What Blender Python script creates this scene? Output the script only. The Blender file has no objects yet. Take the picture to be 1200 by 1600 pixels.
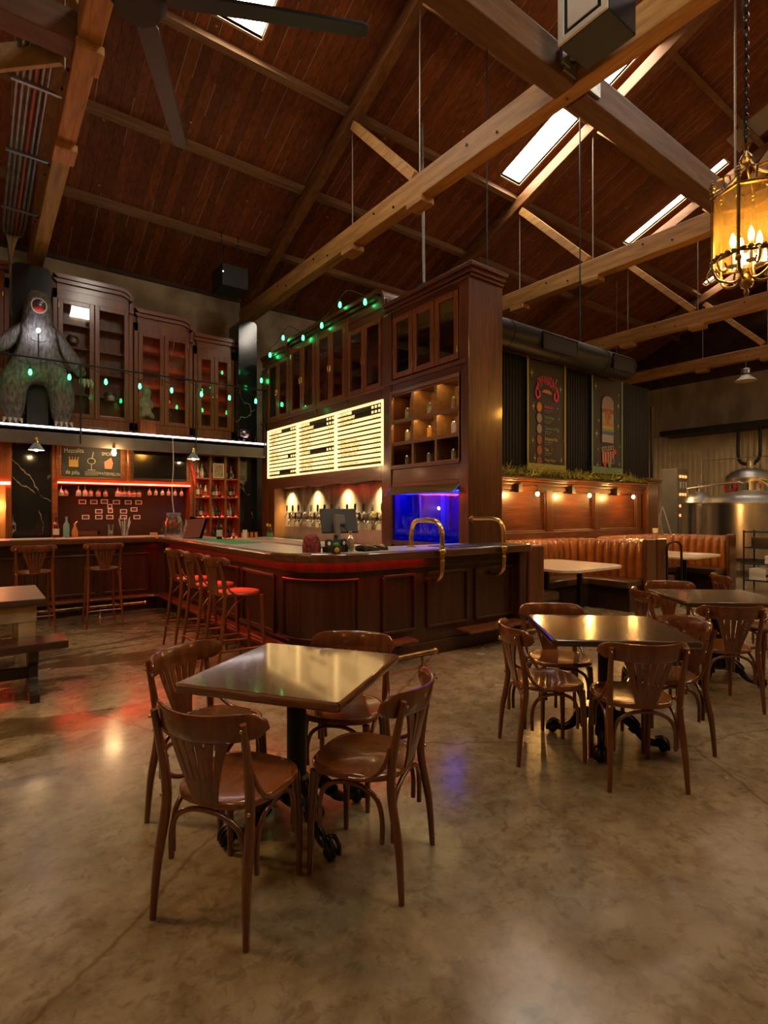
import bpy, math, random
from mathutils import Vector, Matrix

random.seed(11)
R = math.radians
PI = math.pi
S = bpy.context.scene
COL = S.collection

# ------------------------------------------------------------------ camera
# world axes follow the hall: +X and +Y run along its two wall directions, z up
CS, SN = .8018, .5976                       # camera looks along (SN, CS)
cam_d = bpy.data.cameras.new('camera')
cam_d.sensor_fit = 'VERTICAL'
cam_d.sensor_height = 36.0
cam_d.lens = 36.0 * 852 / 1600
cam_d.clip_start, cam_d.clip_end = .05, 200
cam = bpy.data.objects.new('camera', cam_d)
COL.objects.link(cam)
cam.location = (0, 0, 1.5)
cam.rotation_euler = (R(90), 0, -math.atan2(SN, CS))
S.camera = cam

# ------------------------------------------------------------------ world, exposure
S.view_settings.view_transform = 'Standard'
S.view_settings.look = 'None'
S.view_settings.exposure = 0.38
S.view_settings.gamma = 1.0
S.view_settings.use_curve_mapping = False
S.cycles.max_bounces = 8
S.cycles.diffuse_bounces = 4
S.cycles.glossy_bounces = 4
S.cycles.transparent_max_bounces = 16
S.cycles.caustics_reflective = False
S.cycles.caustics_refractive = False
S.cycles.sample_clamp_indirect = 6.0
S.cycles.use_denoising = True
W = bpy.data.worlds.new('sky')
S.world = W
W.use_nodes = True
W.node_tree.nodes['Background'].inputs[0].default_value = (.62, .74, 1, 1)
W.node_tree.nodes['Background'].inputs[1].default_value = .4

# strengths of everything that gives off light, tuned here
L = dict(skylight=22.0, board=1.75, red_bar=12.5, red_back=48.0, red_shelf=40.0, balcony=6.0,
         sconce=650.0, hang=260.0, candle=480.0, fill_bay=120.0, tap_spot=14.0, tank=10.0,
         green=11.0, chest=170.0, cubby=42.0, cupboard=9.0)


def area_light(name, loc, size, power, color, rot=(0, 0, 0), sy=None, spread=180):
    d = bpy.data.lights.new(name, 'AREA')
    d.energy, d.color = power, color
    d.size = size
    if sy:
        d.shape = 'RECTANGLE'
        d.size_y = sy
    d.spread = R(spread)
    o = bpy.data.objects.new(name, d)
    o.location, o.rotation_euler = loc, rot
    COL.objects.link(o)
    return o


def spot_light(name, loc, power, color, rot, angle=60, blend=.6, r=.03):
    d = bpy.data.lights.new(name, 'SPOT')
    d.energy, d.color, d.spot_size, d.spot_blend, d.shadow_soft_size = power, color, R(angle), blend, r
    o = bpy.data.objects.new(name, d)
    o.location, o.rotation_euler = loc, rot
    COL.objects.link(o)
    return o


# daylight that falls in through the roof lights (Y range, X range of the openings on the visible slope)
ROOF0, ROOFS = 8.37, .39                     # boards' height at Y = 7.69 and the roof's slope
RIDGE, EAVE, EAVE2 = 3.5, 12.4, -5.4


def roof(y):
    return ROOF0 + ROOFS * (7.69 - y) if y >= RIDGE else roof(2 * RIDGE - y)


# ------------------------------------------------------------------ geometry helpers
class MB:
    def __init__(s):
        s.v, s.f = [], []

    def add(s, vs, fs, M=None):
        k = len(s.v)
        s.v += [tuple(M @ Vector(p)) if M is not None else tuple(p) for p in vs]
        s.f += [tuple(i + k for i in f) for f in fs]
        return s

    def box(s, x0, x1, y0, y1, z0, z1, M=None):
        x0, x1 = min(x0, x1), max(x0, x1)
        y0, y1 = min(y0, y1), max(y0, y1)
        z0, z1 = min(z0, z1), max(z0, z1)
        return s.add([(x0, y0, z0), (x1, y0, z0), (x1, y1, z0), (x0, y1, z0), (x0, y0, z1), (x1, y0, z1), (x1, y1, z1), (x0, y1, z1)],
                     [(3, 2, 1, 0), (4, 5, 6, 7), (0, 1, 5, 4), (1, 2, 6, 5), (2, 3, 7, 6), (3, 0, 4, 7)], M)

    def bar(s, p, q, w, h, up=(0, 0, 1)):
        p, q = Vector(p), Vector(q)
        d = (q - p).normalized()
        side = d.cross(Vector(up))
        if side.length < 1e-4:
            side = d.cross(Vector((0, 1, 0)))
        side.normalize()
        u = side.cross(d).normalized()
        a, b = side * (w / 2), u * (h / 2)
        vs = [p - a - b, p + a - b, p + a + b, p - a + b, q - a - b, q + a - b, q + a + b, q - a + b]
        return s.add(vs, [(0, 1, 2, 3)[::-1], (4, 5, 6, 7)[::-1][::-1], (0, 1, 5, 4), (1, 2, 6, 5), (2, 3, 7, 6), (3, 0, 4, 7)])

    def tube(s, pts, r, n=8, closed=False, M=None):
        pts = [Vector(p) for p in pts]
        m = len(pts)
        rs = r if isinstance(r, (list, tuple)) else [r] * m
        T = []
        for i in range(m):
            a = pts[i - 1] if (i or closed) else pts[i]
            b = pts[(i + 1) % m] if (i < m - 1 or closed) else pts[i]
            T.append((b - a).normalized() if (b - a).length > 1e-9 else Vector((0, 0, 1)))
        N = T[0].orthogonal().normalized()
        vs = []
        for i in range(m):
            N = (N - T[i] * N.dot(T[i]))
            N = N.normalized() if N.length > 1e-6 else T[i].orthogonal().normalized()
            B = T[i].cross(N)
            for k in range(n):
                t = 2 * PI * k / n
                vs.append(pts[i] + (N * math.cos(t) + B * math.sin(t)) * rs[i])
        fs = []
        for i in range(m if closed else m - 1):
            j = (i + 1) % m
            for k in range(n):
                l = (k + 1) % n
                fs.append((i * n + k, i * n + l, j * n + l, j * n + k))
        if not closed:
            fs.append(tuple(range(n))[::-1])
            fs.append(tuple((m - 1) * n + k for k in range(n)))
        return s.add(vs, fs, M)

    def lathe(s, prof, n=16, at=(0, 0, 0), M=None):
        vs, fs, rows = [], [], []
        for r, z in prof:
            if r < 1e-6:
                rows.append([len(vs)])
                vs.append((at[0], at[1], at[2] + z))
            else:
                rows.append(list(range(len(vs), len(vs) + n)))
                vs += [(at[0] + r * math.cos(2 * PI * k / n), at[1] + r * math.sin(2 * PI * k / n), at[2] + z) for k in range(n)]
        for a, b in zip(rows, rows[1:]):
            for k in range(n):
                l = (k + 1) % n
                if len(a) == 1 and len(b) == 1:
                    continue
                if len(a) == 1:
                    fs.append((a[0], b[l], b[k]))
                elif len(b) == 1:
                    fs.append((a[k], a[l], b[0]))
                else:
                    fs.append((a[k], a[l], b[l], b[k]))
        return s.add(vs, fs, M)

    def prism(s, poly, z0, z1, M=None):
        n = len(poly)
        vs = [(x, y, z0) for x, y in poly] + [(x, y, z1) for x, y in poly]
        fs = [tuple(range(n))[::-1], tuple(range(n, 2 * n))] + [(i, (i + 1) % n, n + (i + 1) % n, n + i) for i in range(n)]
        return s.add(vs, fs, M)

    def strip(s, A, B, z0, z1):
        """a wall-like solid between two open plan paths of equal length"""
        n = len(A)
        vs = [(x, y, z0) for x, y in A] + [(x, y, z1) for x, y in A] + [(x, y, z0) for x, y in B] + [(x, y, z1) for x, y in B]
        fs = []
        for i in range(n - 1):
            a, b, c, d = i, i + 1, n + i + 1, n + i
            fs += [(a, b, c, d), (2 * n + b, 2 * n + a, 2 * n + d, 2 * n + c), (d, c, 2 * n + c, 2 * n + d), (b, a, 2 * n + a, 2 * n + b)]
        for i in (0, n - 1):
            q = (i, n + i, 3 * n + i, 2 * n + i)
            fs.append(q if i == 0 else q[::-1])
        return s.add(vs, fs)

    def ball(s, c, rx, ry=None, rz=None, n=12, m=8):
        ry = rx if ry is None else ry
        rz = rx if rz is None else rz
        prof = [(math.sin(PI * i / m), -math.cos(PI * i / m)) for i in range(m + 1)]
        prof[0] = (0, -1)
        prof[-1] = (0, 1)
        return s.lathe(prof, n, M=Matrix.Translation(c) @ Matrix.Diagonal((rx, ry, rz, 1)))

    def sheet(s, f, nu, nv, off):
        """closed sheet: f(u,v) gives a point for u,v in 0..1, off is the thickness vector"""
        off = Vector(off)
        P = [[Vector(f(i / nu, j / nv)) for j in range(nv + 1)] for i in range(nu + 1)]
        vs, w = [], nv + 1
        for sgn in (-.5, .5):
            for row in P:
                vs += [p + off * sgn for p in row]
        k = (nu + 1) * w
        fs = []
        for i in range(nu):
            for j in range(nv):
                a, b, c, d = i * w + j, (i + 1) * w + j, (i + 1) * w + j + 1, i * w + j + 1
                fs += [(a, b, c, d), (k + d, k + c, k + b, k + a)]
        rim = [(i, 0) for i in range(nu + 1)] + [(nu, j) for j in range(1, nv + 1)] + [(i, nv) for i in range(nu - 1, -1, -1)] + [(0, j) for j in range(nv - 1, 0, -1)]
        for q in range(len(rim)):
            a, b = rim[q], rim[(q + 1) % len(rim)]
            ia, ib = a[0] * w + a[1], b[0] * w + b[1]
            fs.append((ib, ia, k + ia, k + ib))
        return s.add(vs, fs)

    def build(s, name, mat, parent=None, bevel=0, smooth=0, world=True, seg=2):
        me = bpy.data.meshes.new(name)
        off = Vector((0, 0, 0))
        if parent is None:
            xs, ys, zs = zip(*s.v)
            off = Vector(((min(xs) + max(xs)) / 2, (min(ys) + max(ys)) / 2, min(zs)))
        elif world:
            p = parent
            while p is not None:
                off += p.location
                p = p.parent
        me.from_pydata([Vector(v) - off for v in s.v], [], s.f)
        me.validate()
        me.update()
        import bmesh
        bm = bmesh.new()
        bm.from_mesh(me)
        bmesh.ops.recalc_face_normals(bm, faces=bm.faces)
        bm.to_mesh(me)
        bm.free()
        if smooth:
            me.shade_smooth()
            me.set_sharp_from_angle(angle=R(smooth))
        me.materials.append(mat)
        o = bpy.data.objects.new(name, me)
        COL.objects.link(o)
        if parent is None:
            o.location = off
        else:
            o.parent = parent
        if bevel:
            b = o.modifiers.new('bevel', 'BEVEL')
            b.width, b.segments, b.limit_method, b.angle_limit = bevel, seg, 'ANGLE', R(40)
        return o


def tag(o, label=None, cat=None, group=None, kind=None):
    for k, v in (('label', label), ('category', cat), ('group', group), ('kind', kind)):
        if v:
            o[k] = v
    return o


def thing(name, label, cat, loc=(0, 0, 0), rz=0.0, group=None):
    o = bpy.data.objects.new(name, None)
    o.empty_display_size = .1
    COL.objects.link(o)
    o.location, o.rotation_euler = loc, (0, 0, rz)
    return tag(o, label, cat, group)


def dup(root, loc, rz=None, label=None, group=None, parent=None):
    r = root.copy()
    COL.objects.link(r)
    r.location = loc
    if rz is not None:
        r.rotation_euler = (0, 0, rz)
    if label:
        r['label'] = label
    if group:
        r['group'] = group
    if parent is not None:
        r.parent = parent
    for ch in list(root.children):
        c = ch.copy()
        COL.objects.link(c)
        c.parent = r
        for g in list(ch.children):
            d = g.copy()
            COL.objects.link(d)
            d.parent = c
    return r


def cam_xy(lat, dep):
    """plan position from metres to the side and metres ahead of where the photographer stands"""
    return SN * dep + CS * lat, CS * dep - SN * lat


def cam_rz(a, b):
    x, y = cam_xy(a, b)
    return math.atan2(-x, y)


class Wall:
    """a vertical face: u runs along it, v up, w out of it towards the room"""

    def __init__(s, kind, at):
        s.k, s.at = kind, at

    def p(s, u, v, w=0):
        return (u, s.at - w, v) if s.k == 'Y' else (s.at - w, u, v)

    def box(s, mb, u0, u1, v0, v1, w0, w1):
        a, b = s.p(u0, v0, w0), s.p(u1, v1, w1)
        return mb.box(a[0], b[0], a[1], b[1], a[2], b[2])

    def frame(s, mb, u0, u1, v0, v1, t, w0, w1):
        s.box(mb, u0, u0 + t, v0, v1, w0, w1)
        s.box(mb, u1 - t, u1, v0, v1, w0, w1)
        s.box(mb, u0 + t, u1 - t, v0, v0 + t, w0, w1)
        return s.box(mb, u0 + t, u1 - t, v1 - t, v1, w0, w1)

    def text(s, body, size, u, v, w, mat, parent, align='LEFT', name='lettering', ext=.001, spacing=1.0, line=1.0):
        d = bpy.data.curves.new(name, 'FONT')
        d.body, d.size, d.extrude, d.align_x, d.space_line, d.space_character = body, size, ext, align, line, spacing
        tmp = bpy.data.objects.new(name, d)
        COL.objects.link(tmp)
        bpy.context.view_layer.update()
        me = bpy.data.meshes.new_from_object(tmp.evaluated_get(bpy.context.evaluated_depsgraph_get()))
        bpy.data.objects.remove(tmp)
        bpy.data.curves.remove(d)
        me.materials.clear()
        me.materials.append(mat)
        o = bpy.data.objects.new(name, me)
        COL.objects.link(o)
        off = Vector((0, 0, 0))
        q = parent
        while q is not None:
            off += q.location
            q = q.parent
        o.parent = parent
        o.location = Vector(s.p(u, v, w)) - off
        o.rotation_euler = (R(90), 0, 0 if s.k == 'Y' else R(-90))
        return o


def arc(c, r, a0, a1, n):
    return [(c[0] + r * math.cos(R(a0 + (a1 - a0) * i / n)), c[1] + r * math.sin(R(a0 + (a1 - a0) * i / n))) for i in range(n + 1)]


def smooth_path(pts, k=6):
    P = [Vector(p) for p in pts]
    out = []
    for i in range(len(P) - 1):
        a, b, c, d = P[max(i - 1, 0)], P[i], P[i + 1], P[min(i + 2, len(P) - 1)]
        for j in range(k):
            t = j / k
            out.append(.5 * ((2 * b) + (c - a) * t + (2 * a - 5 * b + 4 * c - d) * t * t + (3 * b - a - 3 * c + d) * t ** 3))
    return out + [P[-1]]


# ------------------------------------------------------------------ materials
MATS = {}


def nodes_of(name):
    m = bpy.data.materials.new(name)
    m.use_nodes = True
    nt = m.node_tree
    return m, nt, nt.nodes['Principled BSDF']


def simple(name, col, rough=.5, metal=0.0, coat=0.0, emit=None, strength=0.0, spec=.5):
    m, nt, b = nodes_of(name)
    b.inputs['Base Color'].default_value = (*col, 1)
    b.inputs['Roughness'].default_value = rough
    b.inputs['Metallic'].default_value = metal
    b.inputs['Coat Weight'].default_value = coat
    b.inputs['Coat Roughness'].default_value = .12
    b.inputs['Specular IOR Level'].default_value = spec
    if emit:
        b.inputs['Emission Color'].default_value = (*emit, 1)
        b.inputs['Emission Strength'].default_value = strength
    return m


def N(nt, typ, **kw):
    n = nt.nodes.new(typ)
    for k, v in kw.items():
        setattr(n, k, v)
    return n


def ramp(nt, stops):
    r = N(nt, 'ShaderNodeValToRGB')
    e = r.color_ramp.elements
    while len(e) < len(stops):
        e.new(.5)
    for i, (p, c) in enumerate(stops):
        e[i].position = p
        e[i].color = (*c, 1) if len(c) == 3 else c
    return r


def wood(name, c1, c2, axis='Z', rough=.35, coat=0.0, plank=0.0, plank_axis='X', seam=(.01, .005, .003), scale=9.0, bump=.05, var=.35, pale=False, coat_rough=.12):
    m, nt, b = nodes_of(name)
    lk = nt.links.new
    tc = N(nt, 'ShaderNodeTexCoord')
    mp = N(nt, 'ShaderNodeMapping')
    sc = {'X': (.09, 1, 1), 'Y': (1, .09, 1), 'Z': (1, 1, .09)}[axis]
    mp.inputs['Scale'].default_value = [q * scale for q in sc]
    lk(tc.outputs['Object'], mp.inputs['Vector'])
    no = N(nt, 'ShaderNodeTexNoise')
    no.inputs['Scale'].default_value = 2.2
    no.inputs['Detail'].default_value = 7
    no.inputs['Roughness'].default_value = .62
    no.inputs['Distortion'].default_value = .6
    lk(mp.outputs[0], no.inputs['Vector'])
    rp = ramp(nt, [(.3, c1), (.7, c2)])
    lk(no.outputs['Fac'], rp.inputs[0])
    col = rp.outputs[0]
    if plank:
        sx = N(nt, 'ShaderNodeSeparateXYZ')
        lk(tc.outputs['Object'], sx.inputs[0])
        dv = N(nt, 'ShaderNodeMath', operation='DIVIDE')
        dv.inputs[1].default_value = plank
        lk(sx.outputs[plank_axis], dv.inputs[0])
        fl = N(nt, 'ShaderNodeMath', operation='FLOOR')
        lk(dv.outputs[0], fl.inputs[0])
        wn = N(nt, 'ShaderNodeTexWhiteNoise', noise_dimensions='1D')
        lk(fl.outputs[0], wn.inputs['W'])
        mr = N(nt, 'ShaderNodeMapRange')
        mr.inputs['To Min'].default_value = 1 - var
        mr.inputs['To Max'].default_value = 1 + var
        lk(wn.outputs['Value'], mr.inputs['Value'])
        hv = N(nt, 'ShaderNodeHueSaturation')
        lk(mr.outputs[0], hv.inputs['Value'])
        lk(col, hv.inputs['Color'])
        fr = N(nt, 'ShaderNodeMath', operation='FRACT')
        lk(dv.outputs[0], fr.inputs[0])
        lt = N(nt, 'ShaderNodeMath', operation='LESS_THAN')
        lt.inputs[1].default_value = .035
        lk(fr.outputs[0], lt.inputs[0])
        mx = N(nt, 'ShaderNodeMix', data_type='RGBA')
        lk(lt.outputs[0], mx.inputs['Factor'])
        lk(hv.outputs[0], mx.inputs['A'])
        mx.inputs['B'].default_value = (*seam, 1)
        if pale:                               # some seams are coloured pale along part, as light through gaps
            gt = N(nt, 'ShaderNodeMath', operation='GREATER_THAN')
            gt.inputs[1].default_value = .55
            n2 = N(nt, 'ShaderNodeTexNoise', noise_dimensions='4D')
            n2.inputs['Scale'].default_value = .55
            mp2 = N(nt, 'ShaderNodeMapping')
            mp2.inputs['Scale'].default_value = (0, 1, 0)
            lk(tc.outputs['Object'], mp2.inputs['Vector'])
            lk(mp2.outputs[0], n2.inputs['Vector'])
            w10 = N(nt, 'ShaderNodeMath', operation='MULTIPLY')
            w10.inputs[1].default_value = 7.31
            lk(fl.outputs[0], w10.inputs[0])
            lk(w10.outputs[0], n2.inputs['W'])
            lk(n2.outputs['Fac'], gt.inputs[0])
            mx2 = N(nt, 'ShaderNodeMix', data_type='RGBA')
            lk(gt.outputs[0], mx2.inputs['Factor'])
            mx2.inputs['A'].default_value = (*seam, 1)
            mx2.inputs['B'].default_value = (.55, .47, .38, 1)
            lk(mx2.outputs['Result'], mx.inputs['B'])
        col = mx.outputs['Result']
    lk(col, b.inputs['Base Color'])
    b.inputs['Roughness'].default_value = rough
    b.inputs['Coat Weight'].default_value = coat
    b.inputs['Coat Roughness'].default_value = coat_rough
    if bump:
        bp = N(nt, 'ShaderNodeBump')
        bp.inputs['Strength'].default_value = bump
        bp.inputs['Distance'].default_value = .02
        lk(no.outputs['Fac'], bp.inputs['Height'])
        lk(bp.outputs[0], b.inputs['Normal'])
    return m


def noisy(name, c1, c2, scale=4.0, rough=.6, metal=0.0, bump=.1, stretch=(1, 1, 1), detail=6, stops=(.35, .65), coat=0.0):
    m, nt, b = nodes_of(name)
    lk = nt.links.new
    tc = N(nt, 'ShaderNodeTexCoord')
    mp = N(nt, 'ShaderNodeMapping')
    mp.inputs['Scale'].default_value = stretch
    lk(tc.outputs['Object'], mp.inputs['Vector'])
    no = N(nt, 'ShaderNodeTexNoise')
    no.inputs['Scale'].default_value = scale
    no.inputs['Detail'].default_value = detail
    lk(mp.outputs[0], no.inputs['Vector'])
    rp = ramp(nt, [(stops[0], c1), (stops[1], c2)])
    lk(no.outputs['Fac'], rp.inputs[0])
    lk(rp.outputs[0], b.inputs['Base Color'])
    b.inputs['Roughness'].default_value = rough
    b.inputs['Metallic'].default_value = metal
    b.inputs['Coat Weight'].default_value = coat
    if bump:
        bp = N(nt, 'ShaderNodeBump')
        bp.inputs['Strength'].default_value = bump
        bp.inputs['Distance'].default_value = .02
        lk(no.outputs['Fac'], bp.inputs['Height'])
        lk(bp.outputs[0], b.inputs['Normal'])
    return m


def emit(name, col, strength):
    return simple(name, (.6, .6, .6), .5, emit=col, strength=strength)


def pane(name, tint=(1, 1, 1), gloss=.09, rough=.02, edge=.6):
    m = bpy.data.materials.new(name)
    m.use_nodes = True
    nt = m.node_tree
    nt.nodes.remove(nt.nodes['Principled BSDF'])
    lk = nt.links.new
    t = N(nt, 'ShaderNodeBsdfTransparent')
    t.inputs[0].default_value = (*tint, 1)
    g = N(nt, 'ShaderNodeBsdfGlossy')
    g.inputs['Roughness'].default_value = rough
    fr = N(nt, 'ShaderNodeLayerWeight')
    fr.inputs['Blend'].default_value = .25
    ad = N(nt, 'ShaderNodeMath', operation='MULTIPLY_ADD')
    ad.inputs[1].default_value = edge
    ad.inputs[2].default_value = gloss
    lk(fr.outputs['Fresnel'], ad.inputs[0])
    mx = N(nt, 'ShaderNodeMixShader')
    lk(ad.outputs[0], mx.inputs[0])
    lk(t.outputs[0], mx.inputs[1])
    lk(g.outputs[0], mx.inputs[2])
    lk(mx.outputs[0], nt.nodes['Material Output'].inputs['Surface'])
    return m


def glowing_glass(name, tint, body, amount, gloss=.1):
    """thin glass with a translucent body colour mixed in so that it glows"""
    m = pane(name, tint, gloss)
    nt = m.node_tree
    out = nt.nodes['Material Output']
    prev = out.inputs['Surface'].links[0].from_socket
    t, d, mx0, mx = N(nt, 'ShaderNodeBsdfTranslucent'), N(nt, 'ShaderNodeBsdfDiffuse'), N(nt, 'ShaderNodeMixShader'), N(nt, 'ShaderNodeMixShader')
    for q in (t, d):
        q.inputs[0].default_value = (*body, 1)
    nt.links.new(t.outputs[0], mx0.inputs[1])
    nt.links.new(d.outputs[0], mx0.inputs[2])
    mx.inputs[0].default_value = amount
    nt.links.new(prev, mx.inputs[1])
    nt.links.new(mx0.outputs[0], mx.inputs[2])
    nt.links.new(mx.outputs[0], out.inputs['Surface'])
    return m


def marble(name):
    m, nt, b = nodes_of(name)
    lk = nt.links.new
    tc = N(nt, 'ShaderNodeTexCoord')
    mp = N(nt, 'ShaderNodeMapping')
    mp.inputs['Scale'].default_value = (1.0, 1.0, .55)
    mp.inputs['Rotation'].default_value = (.3, .7, .2)
    lk(tc.outputs['Object'], mp.inputs['Vector'])
    no = N(nt, 'ShaderNodeTexNoise')
    no.inputs['Scale'].default_value = 2.0
    no.inputs['Detail'].default_value = 8
    lk(mp.outputs[0], no.inputs['Vector'])
    mxv = N(nt, 'ShaderNodeMix', data_type='VECTOR')
    mxv.inputs['Factor'].default_value = .35
    lk(mp.outputs[0], mxv.inputs['A'])
    lk(no.outputs['Color'], mxv.inputs['B'])
    vo = N(nt, 'ShaderNodeTexVoronoi', feature='DISTANCE_TO_EDGE')
    vo.inputs['Scale'].default_value = 2.1
    lk(mxv.outputs['Result'], vo.inputs['Vector'])
    rp = ramp(nt, [(.0, (.45, .38, .28)), (.007, (.012, .012, .013))])
    lk(vo.outputs['Distance'], rp.inputs[0])
    n2 = N(nt, 'ShaderNodeTexNoise')
    n2.inputs['Scale'].default_value = 1.7
    lk(tc.outputs['Object'], n2.inputs['Vector'])
    r2 = ramp(nt, [(.5, (0, 0, 0)), (.58, (1, 1, 1))])
    lk(n2.outputs['Fac'], r2.inputs[0])
    mx = N(nt, 'ShaderNodeMix', data_type='RGBA')
    lk(r2.outputs[0], mx.inputs['Factor'])
    mx.inputs['A'].default_value = (.012, .012, .013, 1)
    lk(rp.outputs[0], mx.inputs['B'])
    lk(mx.outputs['Result'], b.inputs['Base Color'])
    b.inputs['Roughness'].default_value = .12
    return m


def concrete_floor():
    m, nt, b = nodes_of('polished_concrete')
    lk = nt.links.new
    tc = N(nt, 'ShaderNodeTexCoord')

    def noise(scale, detail=6, dist=0.0, stretch=None, rough=.6):
        n = N(nt, 'ShaderNodeTexNoise')
        n.inputs['Scale'].default_value = scale
        n.inputs['Detail'].default_value = detail
        n.inputs['Distortion'].default_value = dist
        n.inputs['Roughness'].default_value = rough
        if stretch:
            mp = N(nt, 'ShaderNodeMapping')
            mp.inputs['Scale'].default_value = stretch[0]
            mp.inputs['Rotation'].default_value = (0, 0, stretch[1])
            lk(tc.outputs['Object'], mp.inputs['Vector'])
            lk(mp.outputs[0], n.inputs['Vector'])
        else:
            lk(tc.outputs['Object'], n.inputs['Vector'])
        return n

    def mul(a, fac, col):
        mx = N(nt, 'ShaderNodeMix', data_type='RGBA', blend_type='MULTIPLY')
        lk(fac, mx.inputs['Factor'])
        lk(a, mx.inputs['A'])
        mx.inputs['B'].default_value = (*col, 1)
        return mx.outputs['Result']

    n1 = noise(.55, 8, .4, rough=.65)
    r1 = ramp(nt, [(.3, (.17, .128, .066)), (.48, (.265, .2, .115)), (.7, (.385, .305, .19))])
    lk(n1.outputs['Fac'], r1.inputs[0])
    n2 = noise(5.5, 8, .2, rough=.7)
    r2 = ramp(nt, [(.36, (1, 1, 1)), (.6, (0, 0, 0))])
    lk(n2.outputs['Fac'], r2.inputs[0])
    c = mul(r1.outputs[0], r2.outputs[0], (.66, .61, .54))
    n3 = noise(17, 7, .6)
    r3 = ramp(nt, [(.52, (0, 0, 0)), (.66, (1, 1, 1))])
    lk(n3.outputs['Fac'], r3.inputs[0])
    c = mul(c, r3.outputs[0], (.7, .66, .6))
    # long dark spill stains on the side of the room near the bar
    n4 = noise(1.25, 7, 1.1, ((.55, 1.5, 1), R(-37)), .62)
    r4 = ramp(nt, [(.5, (0, 0, 0)), (.545, (1, 1, 1))])
    lk(n4.outputs['Fac'], r4.inputs[0])
    sx = N(nt, 'ShaderNodeSeparateXYZ')
    lk(tc.outputs['Object'], sx.inputs[0])
    # mask: grows where y - 1.1 x is large (left part of the room, towards the bar)
    ma = N(nt, 'ShaderNodeMath', operation='MULTIPLY_ADD')
    ma.inputs[1].default_value = -1.25
    lk(sx.outputs['X'], ma.inputs[0])
    lk(sx.outputs['Y'], ma.inputs[2])
    mr = N(nt, 'ShaderNodeMapRange')
    mr.inputs['From Min'].default_value = 6.2
    mr.inputs['From Max'].default_value = 7.3
    lk(ma.outputs[0], mr.inputs['Value'])
    mm = N(nt, 'ShaderNodeMath', operation='MULTIPLY')
    lk(mr.outputs[0], mm.inputs[0])
    lk(r4.outputs[0], mm.inputs[1])
    c = mul(c, mm.outputs[0], (.52, .45, .36))
    # hairline cracks
    nz = noise(1.3, 5)
    mxv = N(nt, 'ShaderNodeMix', data_type='VECTOR')
    mxv.inputs['Factor'].default_value = .25
    lk(tc.outputs['Object'], mxv.inputs['A'])
    lk(nz.outputs['Color'], mxv.inputs['B'])
    vo = N(nt, 'ShaderNodeTexVoronoi', feature='DISTANCE_TO_EDGE')
    vo.inputs['Scale'].default_value = .33
    lk(mxv.outputs['Result'], vo.inputs['Vector'])
    rc = ramp(nt, [(.0, (1, 1, 1)), (.0028, (0, 0, 0))])
    lk(vo.outputs['Distance'], rc.inputs[0])
    c = mul(c, rc.outputs[0], (.62, .56, .5))
    lk(c, b.inputs['Base Color'])
    n5 = noise(2.4, 7, .3)
    rr = N(nt, 'ShaderNodeMapRange')
    rr.inputs['From Min'].default_value = .3
    rr.inputs['From Max'].default_value = .7
    rr.inputs['To Min'].default_value = .13
    rr.inputs['To Max'].default_value = .29
    lk(n5.outputs['Fac'], rr.inputs['Value'])
    wet = N(nt, 'ShaderNodeMath', operation='MULTIPLY_ADD')
    wet.inputs[1].default_value = -.07
    lk(mm.outputs[0], wet.inputs[0])
    lk(rr.outputs[0], wet.inputs[2])
    lk(wet.outputs[0], b.inputs['Roughness'])
    bp = N(nt, 'ShaderNodeBump')
    bp.inputs['Strength'].default_value = .035
    bp.inputs['Distance'].default_value = .02
    lk(n2.outputs['Fac'], bp.inputs['Height'])
    lk(bp.outputs[0], b.inputs['Normal'])
    b.inputs['Specular IOR Level'].default_value = .5
    return m


M = {}
M['floor'] = concrete_floor()
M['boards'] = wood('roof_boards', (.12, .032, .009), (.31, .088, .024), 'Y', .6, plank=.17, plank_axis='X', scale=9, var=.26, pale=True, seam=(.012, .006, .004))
M['beam_x'] = wood('beam_wood_lengthwise', (.085, .036, .013), (.19, .085, .032), 'X', .65, scale=7, bump=.12)
M['purlin'] = wood('purlin_wood', (.15, .075, .032), (.32, .17, .075), 'X', .65, scale=7, bump=.12)
M['rafter'] = wood('shaded_rafter_wood', (.13, .046, .012), (.28, .115, .034), 'Y', .62, scale=6, bump=.12)  # truss wood, its weaker light put in as a darker colour
M['beam_y'] = wood('truss_wood', (.27, .115, .026), (.60, .31, .085), 'Y', .6, scale=6, bump=.12)
M['pale_y'] = wood('pale_board_wood', (.38, .25, .13), (.55, .38, .2), 'Y', .65, scale=5)
M['mahog_z'] = wood('dark_varnished_wood_upright', (.036, .009, .0024), (.145, .038, .0075), 'Z', .36, .35, scale=10, bump=.02)
M['mahog_x'] = wood('dark_varnished_wood_crosswise', (.036, .009, .0024), (.145, .038, .0075), 'X', .36, .35, scale=10, bump=.02)
M['mahog_y'] = wood('dark_varnished_wood_deepwise', (.036, .009, .0024), (.145, .038, .0075), 'Y', .36, .35, scale=10, bump=.02)
M['mahogb_z'] = wood('lightened_varnished_upright', (.085, .021, .004), (.26, .066, .012), 'Z', .36, .35, scale=10, bump=.02)  # same dark wood, missing light put into a lighter colour
M['mahogb_x'] = wood('lightened_varnished_crosswise', (.085, .021, .004), (.26, .066, .012), 'X', .36, .35, scale=10, bump=.02)  # crosswise copy, lightened in the same way
M['bar_wood'] = wood('bar_front_wood', (.022, .0065, .003), (.066, .019, .007), 'Z', .33, .3, scale=9, bump=.02)
M['bar_nose'] = wood('bar_edge_wood', (.06, .022, .01), (.14, .055, .022), 'X', .22, .5, scale=9, bump=.01)
M['chair'] = wood('chair_bentwood', (.085, .021, .0042), (.19, .052, .0095), 'Z', .27, .7, scale=9, bump=.01, coat_rough=.07)
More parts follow.
